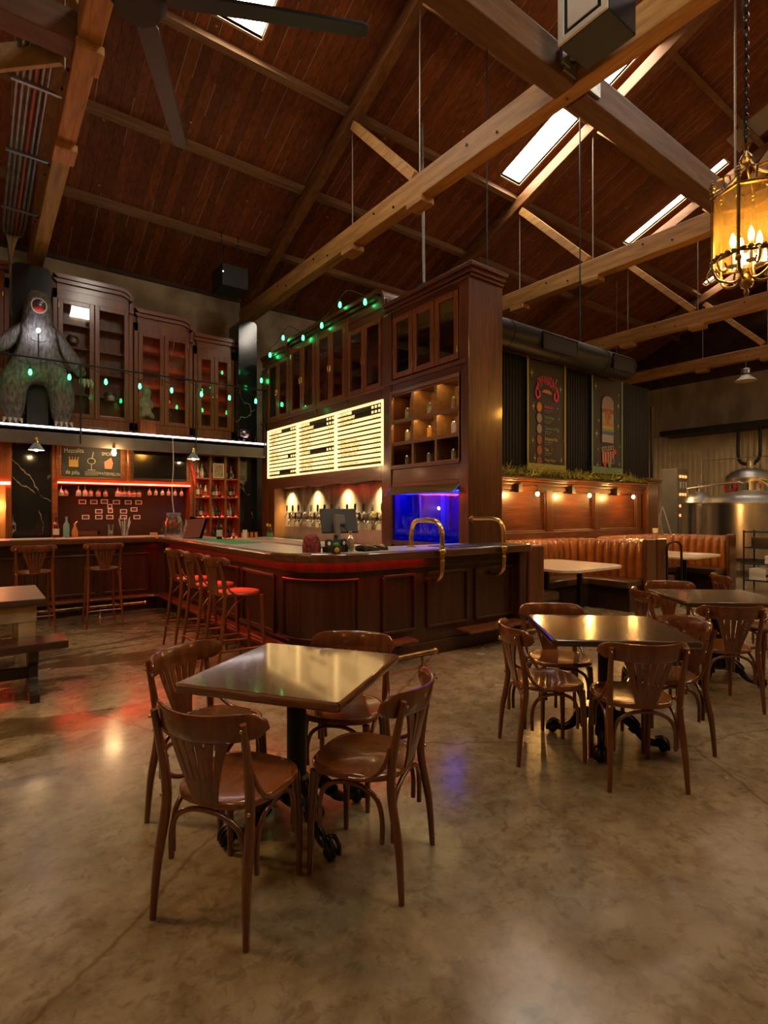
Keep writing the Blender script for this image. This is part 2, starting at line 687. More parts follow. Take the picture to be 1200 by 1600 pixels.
M['seat'] = wood('chair_seat_wood', (.12, .033, .0065), (.25, .078, .014), 'Y', .22, .8, scale=8, bump=0, coat_rough=.07)
M['stool'] = wood('stool_wood', (.10, .026, .009), (.21, .06, .018), 'Z', .3, .4, scale=9, bump=.01)
M['table'] = wood('table_top_wood', (.075, .024, .009), (.21, .075, .021), 'X', .16, .9, scale=6, bump=.01, plank=.13, plank_axis='Y', var=.2, seam=(.02, .008, .004), coat_rough=.07)
M['table2'] = wood('dark_table_top_wood', (.040, .018, .008), (.115, .052, .02), 'X', .2, .7, scale=6, bump=.03, plank=.16, plank_axis='Y', var=.3, seam=(.01, .005, .003), coat_rough=.1)
M['oldtop'] = wood('worn_plank_top', (.045, .022, .012), (.12, .06, .032), 'X', .42, .2, scale=6, bump=.15, plank=.19, plank_axis='Y')
M['cream_paint'] = noisy('worn_cream_paint', (.30, .20, .09), (.46, .33, .17), 6, .55)
M['bench'] = wood('black_bench_wood', (.012, .009, .007), (.03, .019, .012), 'X', .38, .2, scale=8)
M['leather'] = noisy('tan_leather', (.21, .060, .010), (.32, .102, .019), 7, .3, bump=.05, coat=.35)
M['leather_dk'] = noisy('dark_brown_leather', (.055, .024, .010), (.09, .04, .017), 7, .4, bump=.05)
M['darkwood'] = noisy('near_black_wood', (.018, .009, .006), (.035, .017, .009), 6, .35)
M['black'] = simple('black_metal', (.012, .012, .013), .42, .4)
M['matte_black'] = simple('matte_black', (.010, .010, .011), .6)
M['iron'] = noisy('cast_iron', (.008, .008, .008), (.02, .02, .02), 14, .32, .5)
M['corr_black'] = simple('black_corrugated_sheet', (.006, .0075, .0115), .5, 0, spec=.18)
M['brass'] = noisy('brass', (.62, .41, .13), (.74, .52, .2), 9, .24, 1.0, bump=.01)
M['old_brass'] = noisy('aged_brass', (.17, .105, .035), (.36, .235, .085), 16, .34, 1.0, bump=.06)
M['steel'] = noisy('stainless_steel', (.6, .57, .53), (.72, .69, .65), 3, .27, 1.0, bump=0)
M['steel_rough'] = noisy('brushed_steel', (.47, .44, .39), (.56, .53, .48), 5, .38, 1.0, bump=0)
M['galv'] = noisy('galvanised_pipe', (.22, .21, .2), (.34, .33, .31), 8, .45, .8)
M['rod'] = simple('tie_rod_steel', (.30, .24, .18), .5, .6)
M['stone'] = noisy('pale_quartz_top', (.55, .50, .42), (.64, .60, .52), 30, .22, bump=0)
M['white_top'] = noisy('white_table_top', (.60, .52, .40), (.68, .60, .47), 12, .25, bump=0)
M['marble'] = marble('black_marble')
M['tap_marble'] = noisy('grey_brown_marble', (.12, .10, .07), (.30, .25, .17), 5, .2, bump=0, stretch=(1, 1, .3), detail=9)
M['concrete'] = noisy('old_concrete', (.24, .175, .10), (.47, .37, .235), 1.6, .85, bump=.2, detail=9)
M['concrete2'] = noisy('board_marked_concrete', (.27, .23, .16), (.46, .39, .29), 1.2, .85, bump=.2, stretch=(1, 1.6, .7), detail=9)
M['corr_grey'] = noisy('galvanised_corrugated_sheet', (.50, .45, .35), (.66, .59, .47), 2, .5, .2, bump=.03)
M['plaster'] = noisy('brown_plaster', (.14, .10, .07), (.2, .15, .1), 1.5, .9)
M['wall_dark'] = noisy('dark_timber_lining', (.03, .013, .006), (.06, .026, .012), 5, .7)
M['pane'] = pane('cabinet_glass', (.93, .93, .92), .05)
M['clear'] = pane('clear_glass', (.97, .97, .97), .09)
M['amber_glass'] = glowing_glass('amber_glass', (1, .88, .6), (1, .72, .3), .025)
M['wine_glass'] = glowing_glass('wine_glass', (.98, .98, .98), (.9, .9, .9), .22, .12)  # whitish body mixed in so the bowls glow
M['tank_glass'] = pane('aquarium_glass', (.8, .85, 1), .02, .02, .15)
M['water'] = pane('blue_water', (.5, .6, 1), 0.0, .3, 0.0)
M['ivory'] = simple('ivory_panel', (.75, .7, .6), .5)
M['cream_metal'] = noisy('cream_enamel', (.58, .52, .41), (.64, .58, .47), 3, .45, bump=0)
M['white'] = simple('white', (.75, .73, .7), .5)
M['fan'] = simple('dark_blue_grey_metal', (.012, .019, .03), .4, .4)
M['fur'] = noisy('grey_shaggy_fur', (.05, .045, .042), (.15, .135, .125), 26, .9, bump=1.0, stretch=(1, 1, .4))
M['claw'] = simple('ivory_claws', (.27, .23, .16), .5)
M['red'] = simple('glossy_red', (.5, .012, .008), .35)
M['tongue'] = simple('wet_red', (.6, .03, .03), .2, coat=.5)
M['green_stuff'] = noisy('pine_green', (.13, .16, .03), (.30, .31, .08), 30, .7, bump=0)
M['chalk_board'] = noisy('chalkboard', (.010, .010, .009), (.025, .024, .021), 5, .7, bump=0)
M['chalk'] = simple('chalk', (.42, .37, .27), .9)
M['chalk_y'] = simple('yellow_chalk', (.4, .24, .06), .9)
M['chalk_p'] = simple('pink_chalk', (.55, .2, .13), .9)
M['screen'] = simple('dark_screen', (.006, .006, .007), .08)
M['skylight'] = emit('daylit_roof_glass', (1.0, .90, .74), L['skylight'])
M['dull_panel'] = simple('grey_roof_panel', (.42, .36, .31), .7)
M['board_glow'] = emit('lit_menu_panel', (1.0, .62, .21), L['board'])
M['red_led'] = emit('red_led', (1.0, .025, .012), L['red_bar'])
M['red_back'] = emit('red_led_behind_bar', (1.0, .055, .02), L['red_back'])
M['red_shelf'] = emit('red_led_in_shelves', (1.0, .05, .02), L['red_shelf'])
M['white_led'] = emit('white_led', (1.0, .86, .84), L['balcony'])
M['bulb'] = emit('warm_bulb', (1.0, .48, .12), L['sconce'])
M['bulb2'] = emit('warm_hanging_bulb', (1.0, .62, .26), L['hang'])
M['candle'] = emit('candle_bulb', (1.0, .56, .17), L['candle'])
M['fill_bay'] = emit('fill_bay_lens', (1.0, .60, .25), L['fill_bay'])  # lens of the added fill lamps only
M['green_bulb'] = emit('green_bulb', (.02, 1.0, .22), L['green'])
M['blue_led'] = emit('blue_tank_light', (.012, .03, 1.0), L['tank'])
M['chest'] = emit('small_white_lamp', (.9, .92, 1.0), L['chest'])
M['cubby_led'] = emit('warm_cubby_strip', (1.0, .7, .25), L['cubby'])
M['cupboard_led'] = emit('cupboard_strip', (1.0, .2, .05), L['cupboard'])
M['spot_lens'] = emit('downlight_lens', (1.0, .78, .42), L['tap_spot'])

# ================================================================== THE HALL
def struct(name, mb, m, **k):
    return tag(mb.build(name, m, **k), kind='structure')


X0, X1 = -9.0, 20.0
struct('floor', MB().box(X0, X1 + .2, EAVE2 - .2, EAVE + .2, -.2, 0), M['floor'])
struct('wall_back', MB().box(X0, X1, EAVE, EAVE + .2, 0, 6.45), M['concrete'])
struct('trim_1', MB().box(X0, X1, EAVE - .03, EAVE + .2, 6.45, 6.6), M['wall_dark'])
struct('wall_front', MB().box(X0, X1, EAVE2 - .2, EAVE2, 0, 6.6), M['plaster'])
gable = [(EAVE2, 0), (EAVE, 0), (EAVE, 6.52), (RIDGE, roof(RIDGE)), (EAVE2, 6.52)]
GM = Matrix(((0, 0, 1, 0), (1, 0, 0, 0), (0, 1, 0, 0), (0, 0, 0, 1)))
struct('wall_left', MB().prism(gable, X0 - .2, X0, GM), M['plaster'])
struct('wall_right', MB().prism([(EAVE2, 0), (EAVE, 0), (EAVE, 6.0), (EAVE2, 6.0)], X1, X1 + .2, GM), M['concrete2'])
struct('trim_2', MB().prism([(EAVE2, 6.0), (EAVE, 6.0), (EAVE, 6.52), (RIDGE, roof(RIDGE)), (EAVE2, 6.52)], X1, X1 + .2, GM), M['wall_dark'])


def corrugated(face, u0, u1, v0, v1, pitch, depth, w0):
    n = int((u1 - u0) / pitch)
    mb, vs, fs = MB(), [], []
    prof = [(0, 0), (.35, 0), (.5, 1), (.85, 1)]
    for i in range(n):
        for t, h in prof:
            vs.append((u0 + (i + t) * (u1 - u0) / n, h))
    vs.append((u1, 0))
    k = len(vs)
    P = [face.p(u, v0, w0 + h * depth) for u, h in vs] + [face.p(u, v1, w0 + h * depth) for u, h in vs]
    P += [face.p(u, v0, w0 - .03) for u, h in vs] + [face.p(u, v1, w0 - .03) for u, h in vs]
    for i in range(k - 1):
        fs += [(i, i + 1, k + i + 1, k + i), (2 * k + i, 3 * k + i, 3 * k + i + 1, 2 * k + i + 1),
               (k + i, k + i + 1, 3 * k + i + 1, 3 * k + i), (i, 2 * k + i, 2 * k + i + 1, i + 1)]
    fs += [(0, k, 3 * k, 2 * k), (k - 1, 2 * k - 1, 4 * k - 1, 3 * k - 1)]
    return mb.add(P, fs)


struct('trim_3', corrugated(Wall('X', X1), EAVE2, EAVE, 0, 4.2, .17, .03, .035), M['corr_grey'])

# boarded roof with openings for the roof lights
HOLES = [(2.63, 3.35, 6.1, 7.5), (8.62, 9.2, 4.75, 7.55), (13.28, 13.55, 5.2, 7.55), (17.65, 17.9, 5.2, 7.5)]
ADDED_HOLES = [(x0, x1, -.55, 1.6) for x0, x1, _a, _b in HOLES] + [(-4.2, -3.4, -.55, 1.6)]  # unseen front-slope roof lights, added for daylight on the floor


def roof_cells(ya, yb, holes):
    mb = MB()
    xs = sorted({X0 - .2, X1 + .2, *[h[0] for h in holes], *[h[1] for h in holes]})
    for a, b in zip(xs, xs[1:]):
        mid = (a + b) / 2
        hs = [h for h in holes if h[0] < mid < h[1]]
        ys = [(ya, hs[0][2]), (hs[0][3], yb)] if hs else [(ya, yb)]
        for c, d in ys:
            vs = [(x, y, roof(y) + t) for t in (0, .05) for x, y in ((a, c), (b, c), (b, d), (a, d))]
            mb.add(vs, [(3, 2, 1, 0), (4, 5, 6, 7), (0, 1, 5, 4), (1, 2, 6, 5), (2, 3, 7, 6), (3, 0, 4, 7)])
    return mb


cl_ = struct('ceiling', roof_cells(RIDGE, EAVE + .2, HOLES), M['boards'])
mb = MB()
for k in range(46):
    x, y = random.uniform(.5, 12.5), random.uniform(4.4, 10.7)
    mb.ball((x, y, roof(y) - .004), .022, .022, .006, 8, 4)
mb.build('stud_pattern', simple('pale_washers', (.5, .44, .36), .6), cl_)
struct('ceiling_front', roof_cells(EAVE2 - .2, RIDGE, ADDED_HOLES), M['boards'])


def skewbox(mb, a, b, c, d, t0, t1):
    vs = [(x, y, roof(y) + t) for t in (t0, t1) for x, y in ((a, c), (b, c), (b, d), (a, d))]
    return mb.add(vs, [(3, 2, 1, 0), (4, 5, 6, 7), (0, 1, 5, 4), (1, 2, 6, 5), (2, 3, 7, 6), (3, 0, 4, 7)])


for i, (a, b, c, d) in enumerate(HOLES + ADDED_HOLES):
    w = struct('window_%d' % (i + 1), skewbox(MB(), a, b, c, d, .10, .12), M['skylight'])  # the front-slope panes are added, unseen light sources
    mb = MB()
    for q in ((a - .03, a, c, d), (b, b + .03, c, d), (a, b, c - .03, c), (a, b, d, d + .03)):
        skewbox(mb, *q, -.01, .14)
    mb.build('window_frame', M['pale_y'], w)
struct('window_20', skewbox(MB(), 12.75, 13.45, 3.75, 4.95, -.03, 0), M['dull_panel'])

# ---- trusses
CH0, CH1 = 5.92, 6.25                        # bottom chord, underside and top


def zr(y):                                   # underside of the rafters
    return roof(y) - .40


t0 = thing('roof_truss', 'heavy timber roof truss that spans above the tall cabinet and the bar', 'roof truss', (5.05, RIDGE, CH0), group='timber roof trusses')
MB().box(4.95, 5.15, EAVE2 + .05, EAVE - .05, CH0, CH1).build('bottom_chord', M['beam_y'], t0, bevel=.012)
for sg in (1, -1):
    def yy(y):
        return y if sg > 0 else 2 * RIDGE - y
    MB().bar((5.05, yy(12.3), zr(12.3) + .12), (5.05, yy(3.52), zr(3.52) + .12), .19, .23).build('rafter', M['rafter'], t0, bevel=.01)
    MB().bar((5.05, yy(5.75), zr(5.9) - .02), (5.05, yy(3.62), CH1 + .08), .13, .15).build('strut', M['beam_y'], t0, bevel=.006)
    MB().bar((5.05, yy(7.6), zr(7.7) - .02), (5.05, yy(6.02), CH1 + .06), .12, .14).build('strut', M['beam_y'], t0, bevel=.006)
    for y in (5.92, 7.66, 9.4):
        if y < 9:
            MB().tube([(5.05, yy(y), CH0 - .05), (5.05, yy(y), zr(y) + .2)], .011, 6).build('tie_rod', M['rod'], t0)
            MB().box(4.93, 5.17, yy(y) - .17, yy(y) + .17, CH0 - .09, CH0).build('bearing_block', M['beam_y'], t0, bevel=.008)
MB().tube([(5.05, RIDGE, CH0 - .03), (5.05, RIDGE, zr(RIDGE))], .014, 6).build('king_rod', M['rod'], t0)
mb = MB()
for k, y in enumerate([-2.5, -1, .3, 1.6, 4.4, 4.9, 6.4, 6.9, 8.3, 8.8, 9.9, 10.3]):
    mb.tube([(4.93, y, CH0 + .1 + .12 * (k % 2)), (4.955, y, CH0 + .1 + .12 * (k % 2))], .016, 8)
mb.build('bolt_heads', M['iron'], t0)
for x, lab in ((.85, 'heavy timber roof truss at the far left, with grey conduits run along it'),
               (9.35, 'heavy timber roof truss beyond the tall cabinet, next to the long lit roof light'),
               (13.7, 'heavy timber roof truss third from the bar, behind the hanging lantern'),
               (18.05, 'heavy timber roof truss farthest away, above the brewing tanks'),
               (-3.5, 'heavy timber roof truss outside the picture on the left')):
    dup(t0, (x, RIDGE, CH0), label=lab)

for i, (a, b, lab) in enumerate(((-3.4, .75, 'dark lengthwise beam at the upper left, running into the left truss'),
                                 (.95, 4.95, 'long dark beam from the top edge to the truss over the bar'),
                                 (5.15, 9.25, 'long dark beam crossing in front of the lit roof light'),
                                 (9.45, 13.6, 'long dark beam running behind the hanging lantern'),
                                 (13.8, 17.95, 'long dark beam between the two farthest trusses'))):
    t = thing('tie_beam', lab, 'beam', ((a + b) / 2, 3.46, 5.9), group='lengthwise beams between the trusses')
    MB().box(a, b, 3.34, 3.58, 5.9, 6.22).build('beam', M['beam_x'], t, bevel=.012)
    MB().tube([(a, 3.36, 6.235), (b, 3.36, 6.235)], .012, 6).build('cable_conduit', M['galv'], t)
    if i in (1, 2):
        x = b if i == 1 else a
        s = 1 if i == 1 else -1
        MB().box(x - s * .22, x - s * .02, 3.31, 3.34, 5.95, 6.3).build('steel_bracket', M['galv'], t)
        MB().tube([(x - s * .1, 3.26, 6.1), (x - s * .1, 3.34, 6.1)], .045, 10).build('pin', M['iron'], t)
t = thing('tie_beam', 'dark double-plank beam in the top left corner of the ceiling', 'beam', (-1.2, 5.95, 5.9), group='lengthwise beams between the trusses')
MB().box(-3.4, .75, 5.82, 6.08, 5.9, 6.2).build('beam', M['beam_x'], t, bevel=.01)
tag(MB().bar((.66, 6.15, 6.0), (-1.6, 8.3, 6.0), .05, .26).build('diagonal_brace', M['pale_y'], bevel=.006),
    'pale new board braced diagonally off the left truss', 'brace')

for k, y in enumerate((10.85, 9.3, 7.75, 6.0, 4.6)):
    lab = ('roof purlin lowest on the slope, just above the back wall', 'roof purlin second up from the back wall',
           'pale roof purlin along the lower end of the roof lights', 'roof purlin fourth up from the back wall', 'roof purlin nearest the ridge')[k]
    tag(MB().bar((X0, y, zr(y) + .315), (X1, y, zr(y) + .315), .10, .15, (0, ROOFS, 1)).build('roof_purlin', M['purlin']), lab, 'purlin', 'roof purlins on the back slope')

# conduits along the left truss
for k in range(6):
    x = .33 + k * .055
    pts = smooth_path([(x, 6.15, 6.08), (x, 8, 6.08), (x, 10.55, 6.08), (x - .03 * (k - 2), 10.8, 6.0), (x - .05 * (k - 2), 10.92, 5.75), (x - .05 * (k - 2), 10.92, 5.6)], 5)
    o = MB().tube(pts, .019, 8).build('conduit_pipe', M['galv'] if k != 3 else simple('rust_red_conduit', (.3, .07, .03), .5), smooth=60)
    tag(o, 'rust-red conduit pipe among the grey ones beside the left truss' if k == 3 else 'grey steel conduit in the bundle beside the left truss', 'conduit', None if k == 3 else 'grey conduits along the left truss')
for k, y in enumerate((6.9, 8.3, 9.9)):
    tag(MB().box(.28, .74, y - .02, y + .02, 6.035, 6.06).build('conduit_clamp', M['galv']),
        ('steel strap across the conduit bundle, nearest of three', 'steel strap across the conduit bundle, middle of three', 'steel strap across the conduit bundle, farthest of three')[k], 'clamp', 'straps holding the conduits')

# ================================================================== BIG CEILING THINGS
fx, fy = cam_xy(-1.85, 4.10)
fan = thing('ceiling_fan', 'huge dark ceiling fan with four long flat blades', 'ceiling fan', (fx, fy, 5.4))
MB().lathe([(0, -.12), (.16, -.12), (.2, -.06), (.2, .06), (.14, .12), (.06, .16), (0, .16)], 20, (fx, fy, 5.4)).build('motor_hub', M['matte_black'], fan, smooth=40)
MB().tube([(fx, fy, 5.5), (fx, fy, roof(fy) + .02)], .035, 10).build('down_rod', M['matte_black'], fan)
for k in range(4):
    a = math.atan2(-SN * -.33 + CS * 1.71, CS * -.33 + SN * 1.71)
    # direction of the first blade in plan
    dx, dy = cam_xy(-.33, 1.71)
    a = math.atan2(dy, dx) + k * PI / 2 - R(.5)
    T = Matrix.Translation((fx, fy, 5.4)) @ Matrix.Rotation(a, 4, 'Z') @ Matrix.Rotation(R(8), 4, 'X')
    MB().prism([(.15, -.06), (.3, -.085), (1.70, -.075), (1.75, -.05), (1.75, .05), (1.70, .075), (.3, .085), (.15, .06)], -.012, .012, T).build('blade', M['fan'], fan, bevel=.004)

ht = thing('unit_heater', 'cream metal unit heater hung before the roof truss at the top of the picture', 'heater', (4.48, 2.8, 5.74))
MB().box(4.26, 4.70, 2.55, 3.04, 5.74, 6.7).build('casing', M['fan'], ht, bevel=.01)
w = Wall('X', 4.26)
mb = MB()
w.frame(mb, 2.55, 3.04, 5.74, 6.7, .06, 0, .02)
w.box(mb, 2.65, 2.945, 5.84, 6.6, 0, .012)
mb.build('front_cover', M['cream_metal'], ht, bevel=.006)
mb = MB()
w.box(mb, 2.60, 2.80, 6.02, 6.25, .012, .03)
mb.build('access_panel', M['cream_metal'], ht, bevel=.004)
for y in (2.62, 2.97):
    MB().tube([(4.5, y, 6.65), (4.5, y, roof(y) + .01)], .01, 6).build('hanger_rod', M['rod'], ht)
t = thing('flood_lamp', 'small round-faced lamp clamped where the long dark beam meets the truss', 'lamp', (4.75, 3.3, 5.9))
MB().box(4.68, 4.82, 3.30, 3.34, 6.0, 6.14).build('clamp', M['galv'], t, bevel=.006)
MB().lathe([(0, 0), (.05, 0), (.06, .02), (.06, .05), (.04, .09), (0, .1)], 14, M=Matrix.Translation((4.70, 3.22, 6.04)) @ Matrix.Rotation(R(100), 4, 'Y') @ Matrix.Rotation(R(40), 4, 'X')).build('lamp_head', M['steel_rough'], t, smooth=40)

# hanging lantern
lx, ly = cam_xy(2.59, 3.9)
LZ = 3.20
ln = thing('lantern', 'large hexagonal brass and glass lantern hung on a chain', 'lantern', (lx, ly, LZ))


def lp(a, r, z):
    return (lx + r * math.cos(R(a)), ly + r * math.sin(R(a)), LZ + z)


mb = MB()
hexr = .215
for z, h, r in ((.10, .022, hexr + .01), (.56, .026, hexr + .01)):
    P = [lp(60 * k + 8, r, z) for k in range(6)]
    MB().tube([Vector(p) for p in P], h / 2, 6, True).build('hexagonal_ring', M['old_brass'], ln, smooth=50)
for k in range(6):
    a = 60 * k + 8
    mb = MB().tube([lp(a, hexr, .06), lp(a, hexr, .6)], .0125, 8)
    for z, r in ((.62, .02), (.645, .026), (.67, .016), (.69, .009)):
        mb.ball(lp(a, hexr, z), r, r, .014, 8, 6)
    mb.ball(lp(a, hexr, .05), .02, .02, .025, 8, 6)
    mb.build('post', M['old_brass'], ln, smooth=60)
for k in range(6):
    a, b = 60 * k + 8, 60 * k + 68
    p, q = Vector(lp(a, hexr - .006, .11)), Vector(lp(b, hexr - .006, .11))
    n = (p + q) / 2 - Vector((lx, ly, LZ + .11))
    n.normalize()

    def f(u, v, p=p, q=q, n=n):
        return p.lerp(q, u) + n * (.035 * math.sin(PI * u)) + Vector((0, 0, .44 * v))
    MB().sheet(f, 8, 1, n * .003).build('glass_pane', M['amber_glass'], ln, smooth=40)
mb = MB()
for k in range(6):
    a = 60 * k + 8
    mb.tube(smooth_path([lp(a, hexr, .6), lp(a, .19, .69), lp(a, .11, .72), lp(a, .05, .76), lp(a, .02, .84)], 5), .008, 6)
    mb.tube(smooth_path([lp(a + 30, hexr - .03, .58), lp(a + 30, .2, .66), lp(a + 30, .15, .68), lp(a + 30, .14, .64)], 5), .006, 6)
mb.lathe([(0, .8), (.03, .8), (.045, .82), (.03, .85), (.014, .87), (.014, .9), (.03, .92), (0, .94)], 12, (lx, ly, LZ))
mb.build('crown_scrolls', M['old_brass'], ln, smooth=60)
mb = MB()
for k in range(6):
    a = 60 * k + 8
    mb.tube(smooth_path([lp(a, hexr, .05), lp(a, .18, -.02), lp(a, .10, -.05), lp(a, .05, -.03), lp(a, .03, .03)], 5), .010, 6)
    mb.tube(smooth_path([lp(a + 30, hexr + .01, .1), lp(a + 30, .25, .05), lp(a + 30, .22, 0), lp(a + 30, .17, .02), lp(a + 30, .19, .06)], 5), .007, 6)
    for j in range(5):                        # leaf sprays round the lower rim
        c = Vector(lp(a + 8 + j * 11, hexr - .002 * j, .115))
        mb.ball(c, .022, .022, .011 + .006 * (j % 2), 6, 4)
mb.lathe([(0, -.16), (.012, -.155), (.02, -.13), (.012, -.105), (.035, -.09), (.045, -.06), (.03, -.03), (.015, 0), (0, 0)], 12, (lx, ly, LZ))
mb.build('base_scrolls', M['old_brass'], ln, smooth=60)
for k in range(4):
    a = 90 * k + 40
    cnd = MB().lathe([(0, .06), (.03, .06), (.034, .07), (.012, .075), (.012, .2), (0, .2)], 10, lp(a, .085, -.0)[:2] + (LZ,)).build('candle_tube', M['ivory'], ln, smooth=40)
    cx, cy, _ = lp(a, .085, 0)
    MB().lathe([(0, .2), (.012, .205), (.019, .235), (.014, .27), (.004, .3), (0, .302)], 10, (cx, cy, LZ)).build('bulb', M['candle'], cnd, smooth=60)
mb = MB()
z = LZ + .93
k = 0
while z < roof(ly) + .02:
    Tm = Matrix.Translation((lx, ly, z + .028)) @ Matrix.Rotation(R(90 * (k % 2) + 20), 4, 'Z') @ Matrix.Rotation(R(90), 4, 'X') @ Matrix.Diagonal((.6, 1, 1, 1))
    mb.tube([(.028 * math.cos(t * PI / 5), .034 * math.sin(t * PI / 5), 0) for t in range(10)], .0055, 5, True, Tm)
    z += .052
    k += 1
mb.build('chain', M['iron'], ln, smooth=60)
MB().tube([(lx + .02, ly + .015, LZ + .9)] + [(lx + .02 + .012 * math.sin(j), ly + .02 + .01 * math.cos(j * 1.3), LZ + .9 + j * .25) for j in range(1, 20)], .005, 6).build('flex', M['matte_black'], ln)


added_lanterns = [(-4.3, 1.58, 'lantern outside the picture, over the entrance side'), (8.75, 1.58, 'lantern outside the picture, to the right of the visible one'),
                 (-1.2, -2.2, 'lantern outside the picture, behind the viewer'), (4.4, -2.2, 'lantern outside the picture, behind the right-hand tables'), (13.1, 1.58, 'lantern outside the picture, towards the brewery')]
for x, y, lab in added_lanterns:  # unseen lanterns, added to light the ceiling and beam faces
    dup(ln, (x, y, LZ + .1), label='added hexagonal brass ' + lab)


def high_bay(x, y, z, lab, lit=True, top=None):
    t = thing('pendant_lamp', lab, 'pendant lamp', (x, y, z), group='high bay pendant lamps')
    MB().lathe([(0, .2), (.11, .2), (.125, .21), (.125, .34), (.11, .36), (0, .36)], 16, (x, y, z)).build('driver_box', M['steel_rough'], t, smooth=40)
    MB().lathe([(.12, .18), (.14, .13), (.26, .03), (.285, 0), (.275, 0), (.25, .03), (.12, .14), (.11, .17), (0, .17), (0, .2), (.11, .2)], 20, (x, y, z)).build('reflector', M['cream_metal'], t, smooth=50)
    MB().tube([(x, y, z + .35), (x, y, top if top else roof(y) + .02)], .012, 6).build('stem', M['rod'], t)
    if lit:
        MB().lathe([(0, .02), (.235, .02), (.235, .035), (0, .035)], 20, (x, y, z)).build('lens', M['fill_bay'], t)
    return t


high_bay(17.98, 6.45, 5.32, 'white bell-shaped pendant lamp hanging unlit over the brewing tanks', False, CH0 + .02)
t = thing('pendant_lamp', 'dark dome pendant on a grey rod behind the tall cabinet top', 'pendant lamp', (6.45, 7.45, 5.45))
MB().lathe([(.2, 0), (.19, .06), (.13, .13), (.05, .17), (0, .17), (0, .15), (.12, .11), (.18, .05), (.19, 0)], 18, (6.45, 7.45, 5.45)).build('dome_shade', M['fan'], t, smooth=50)
MB().tube([(6.45, 7.45, 5.6), (6.40, 7.45, roof(7.45) + .02)], .028, 8).build('down_rod', M['galv'], t)
# unseen high bays added as fill light for the room
for x, y, z, lab in ((-1.3, 4.3, 5.2, 'added fill high bay pendant outside the picture, left of the near table'),
                     (14.6, 8.5, 4.4, 'added fill high bay pendant hidden behind the cold room, before the control cabinet'),
                     (8.0, -.9, 5.2, 'added fill high bay pendant outside the picture, right of the tables'),
                     (13.5, .6, 5.2, 'added fill high bay pendant outside the picture, near the brewery'),
                     (17.6, 2.4, 4.9, 'added fill high bay pendant outside the picture, beside the far wall'),
                     (16.2, 1.2, 4.9, 'added fill high bay pendant outside the picture, right over the brewery'),
                     (-2.6, 6.2, 5.2, 'added fill high bay pendant outside the picture, over the long table')):
    high_bay(x, y, z, lab)

# ================================================================== COLD ROOM, DUCT, BANNERS, PANELLING
CY = 6.0
struct('wall_cold_room', corrugated(Wall('Y', CY), 5.3, 11.5, 0, 4.12, .076, .012, .03), M['corr_black'])
struct('wall_cold_room_side', MB().box(5.3, 11.5, CY + .03, 10.5, 0, 4.12), M['corr_black'])
tag(MB().tube([(11.56, 5.93, 0), (11.56, 5.93, 3.75)], .03, 8).build('corner_post', M['black']), 'thin black corner post at the end of the dark cold room wall', 'post')

d = thing('air_duct', 'black round air duct along the top of the dark corrugated wall', 'duct', (7.8, 5.7, 4.05))
cap = [(.225 * math.cos(R(a)), .07 * math.sin(R(a))) for a in range(0, 91, 15)]
DT = Matrix.Translation((0, 5.7, 4.28)) @ Matrix.Rotation(R(90), 4, 'Y')
MB().lathe([(0, 5.35), (.225, 5.35)] + [(.225, x) for x in (6.6, 6.61)] + [(.225, 10.1)] + [(r, 10.1 + h) for r, h in cap[1:-1]] + [(0, 10.17)], 28, M=DT).build('duct_body', M['black'], d, smooth=40)
for x in (6.6, 7.9, 9.2):
    MB().lathe([(.225, x - .02), (.232, x - .02), (.232, x + .02), (.225, x + .02)], 28, M=DT).build('seam_band', M['black'], d)
for x0, x1 in ((7.25, 8.15), (9.3, 10.0)):
    g = MB()
    g.box(x0, x1, 5.455, 5.50, 4.13, 4.37)
    fr = g.build('supply_grille', M['matte_black'], d, bevel=.004)
    m2 = MB()
    Wall('Y', 5.455).frame(m2, x0 - .02, x1 + .02, 4.11, 4.39, .025, -.03, .008)
    m2.build('grille_frame', M['black'], fr)
for x in (6.2, 8.6):
    MB().tube([(x, 5.7, 4.49), (x, 5.7, roof(5.7) + .02)], .012, 6).build('hanger_rod', M['matte_black'], d)

F = Wall('Y', 5.93)
m_ban = noisy('dark_banner_cloth', (.016, .014, .015), (.026, .022, .022), 2, .6, bump=0)


def banner(u0, u1, v0, v1, edge, lab):
    t = thing('hanging_banner', lab, 'banner', ((u0 + u1) / 2, 5.93, v0), group='banners on the cold room wall')

    def f(a, b):
        return F.p(u0 + (u1 - u0) * a, v0 + (v1 - v0) * b, .012 + .012 * math.sin(9 * a + 3 * b) * (1 - b))
    MB().sheet(f, 14, 10, (0, .004, 0)).build('cloth', m_ban, t, smooth=60)
    mb = MB()
    F.box(mb, u0, u0 + .035, v0, v1, .022, .03)
    F.box(mb, u1 - .035, u1, v0, v1, .022, .03)
    F.box(mb, u0, u1, v0, v0 + .13, .026, .034)
    mb.build('border', edge, t)
    return t


m_yel = simple('yellow_green_print', (.36, .33, .07), .6)
m_grn = simple('pale_green_print', (.16, .27, .14), .6)
m_pink = simple('pink_print', (.6, .06, .14), .6)
m_wht = simple('off_white_print', (.42, .38, .32), .6)
m_org = simple('orange_print', (.42, .17, .03), .6)
m_cop = simple('copper_brown_print', (.24, .085, .04), .6)
m_gry = simple('grey_print', (.25, .2, .18), .6)
m_red = simple('red_print', (.42, .03, .025), .6)
m_blu = simple('blue_print', (.06, .10, .3), .6)
m_sil = simple('silver_grey_print', (.30, .28, .29), .6)


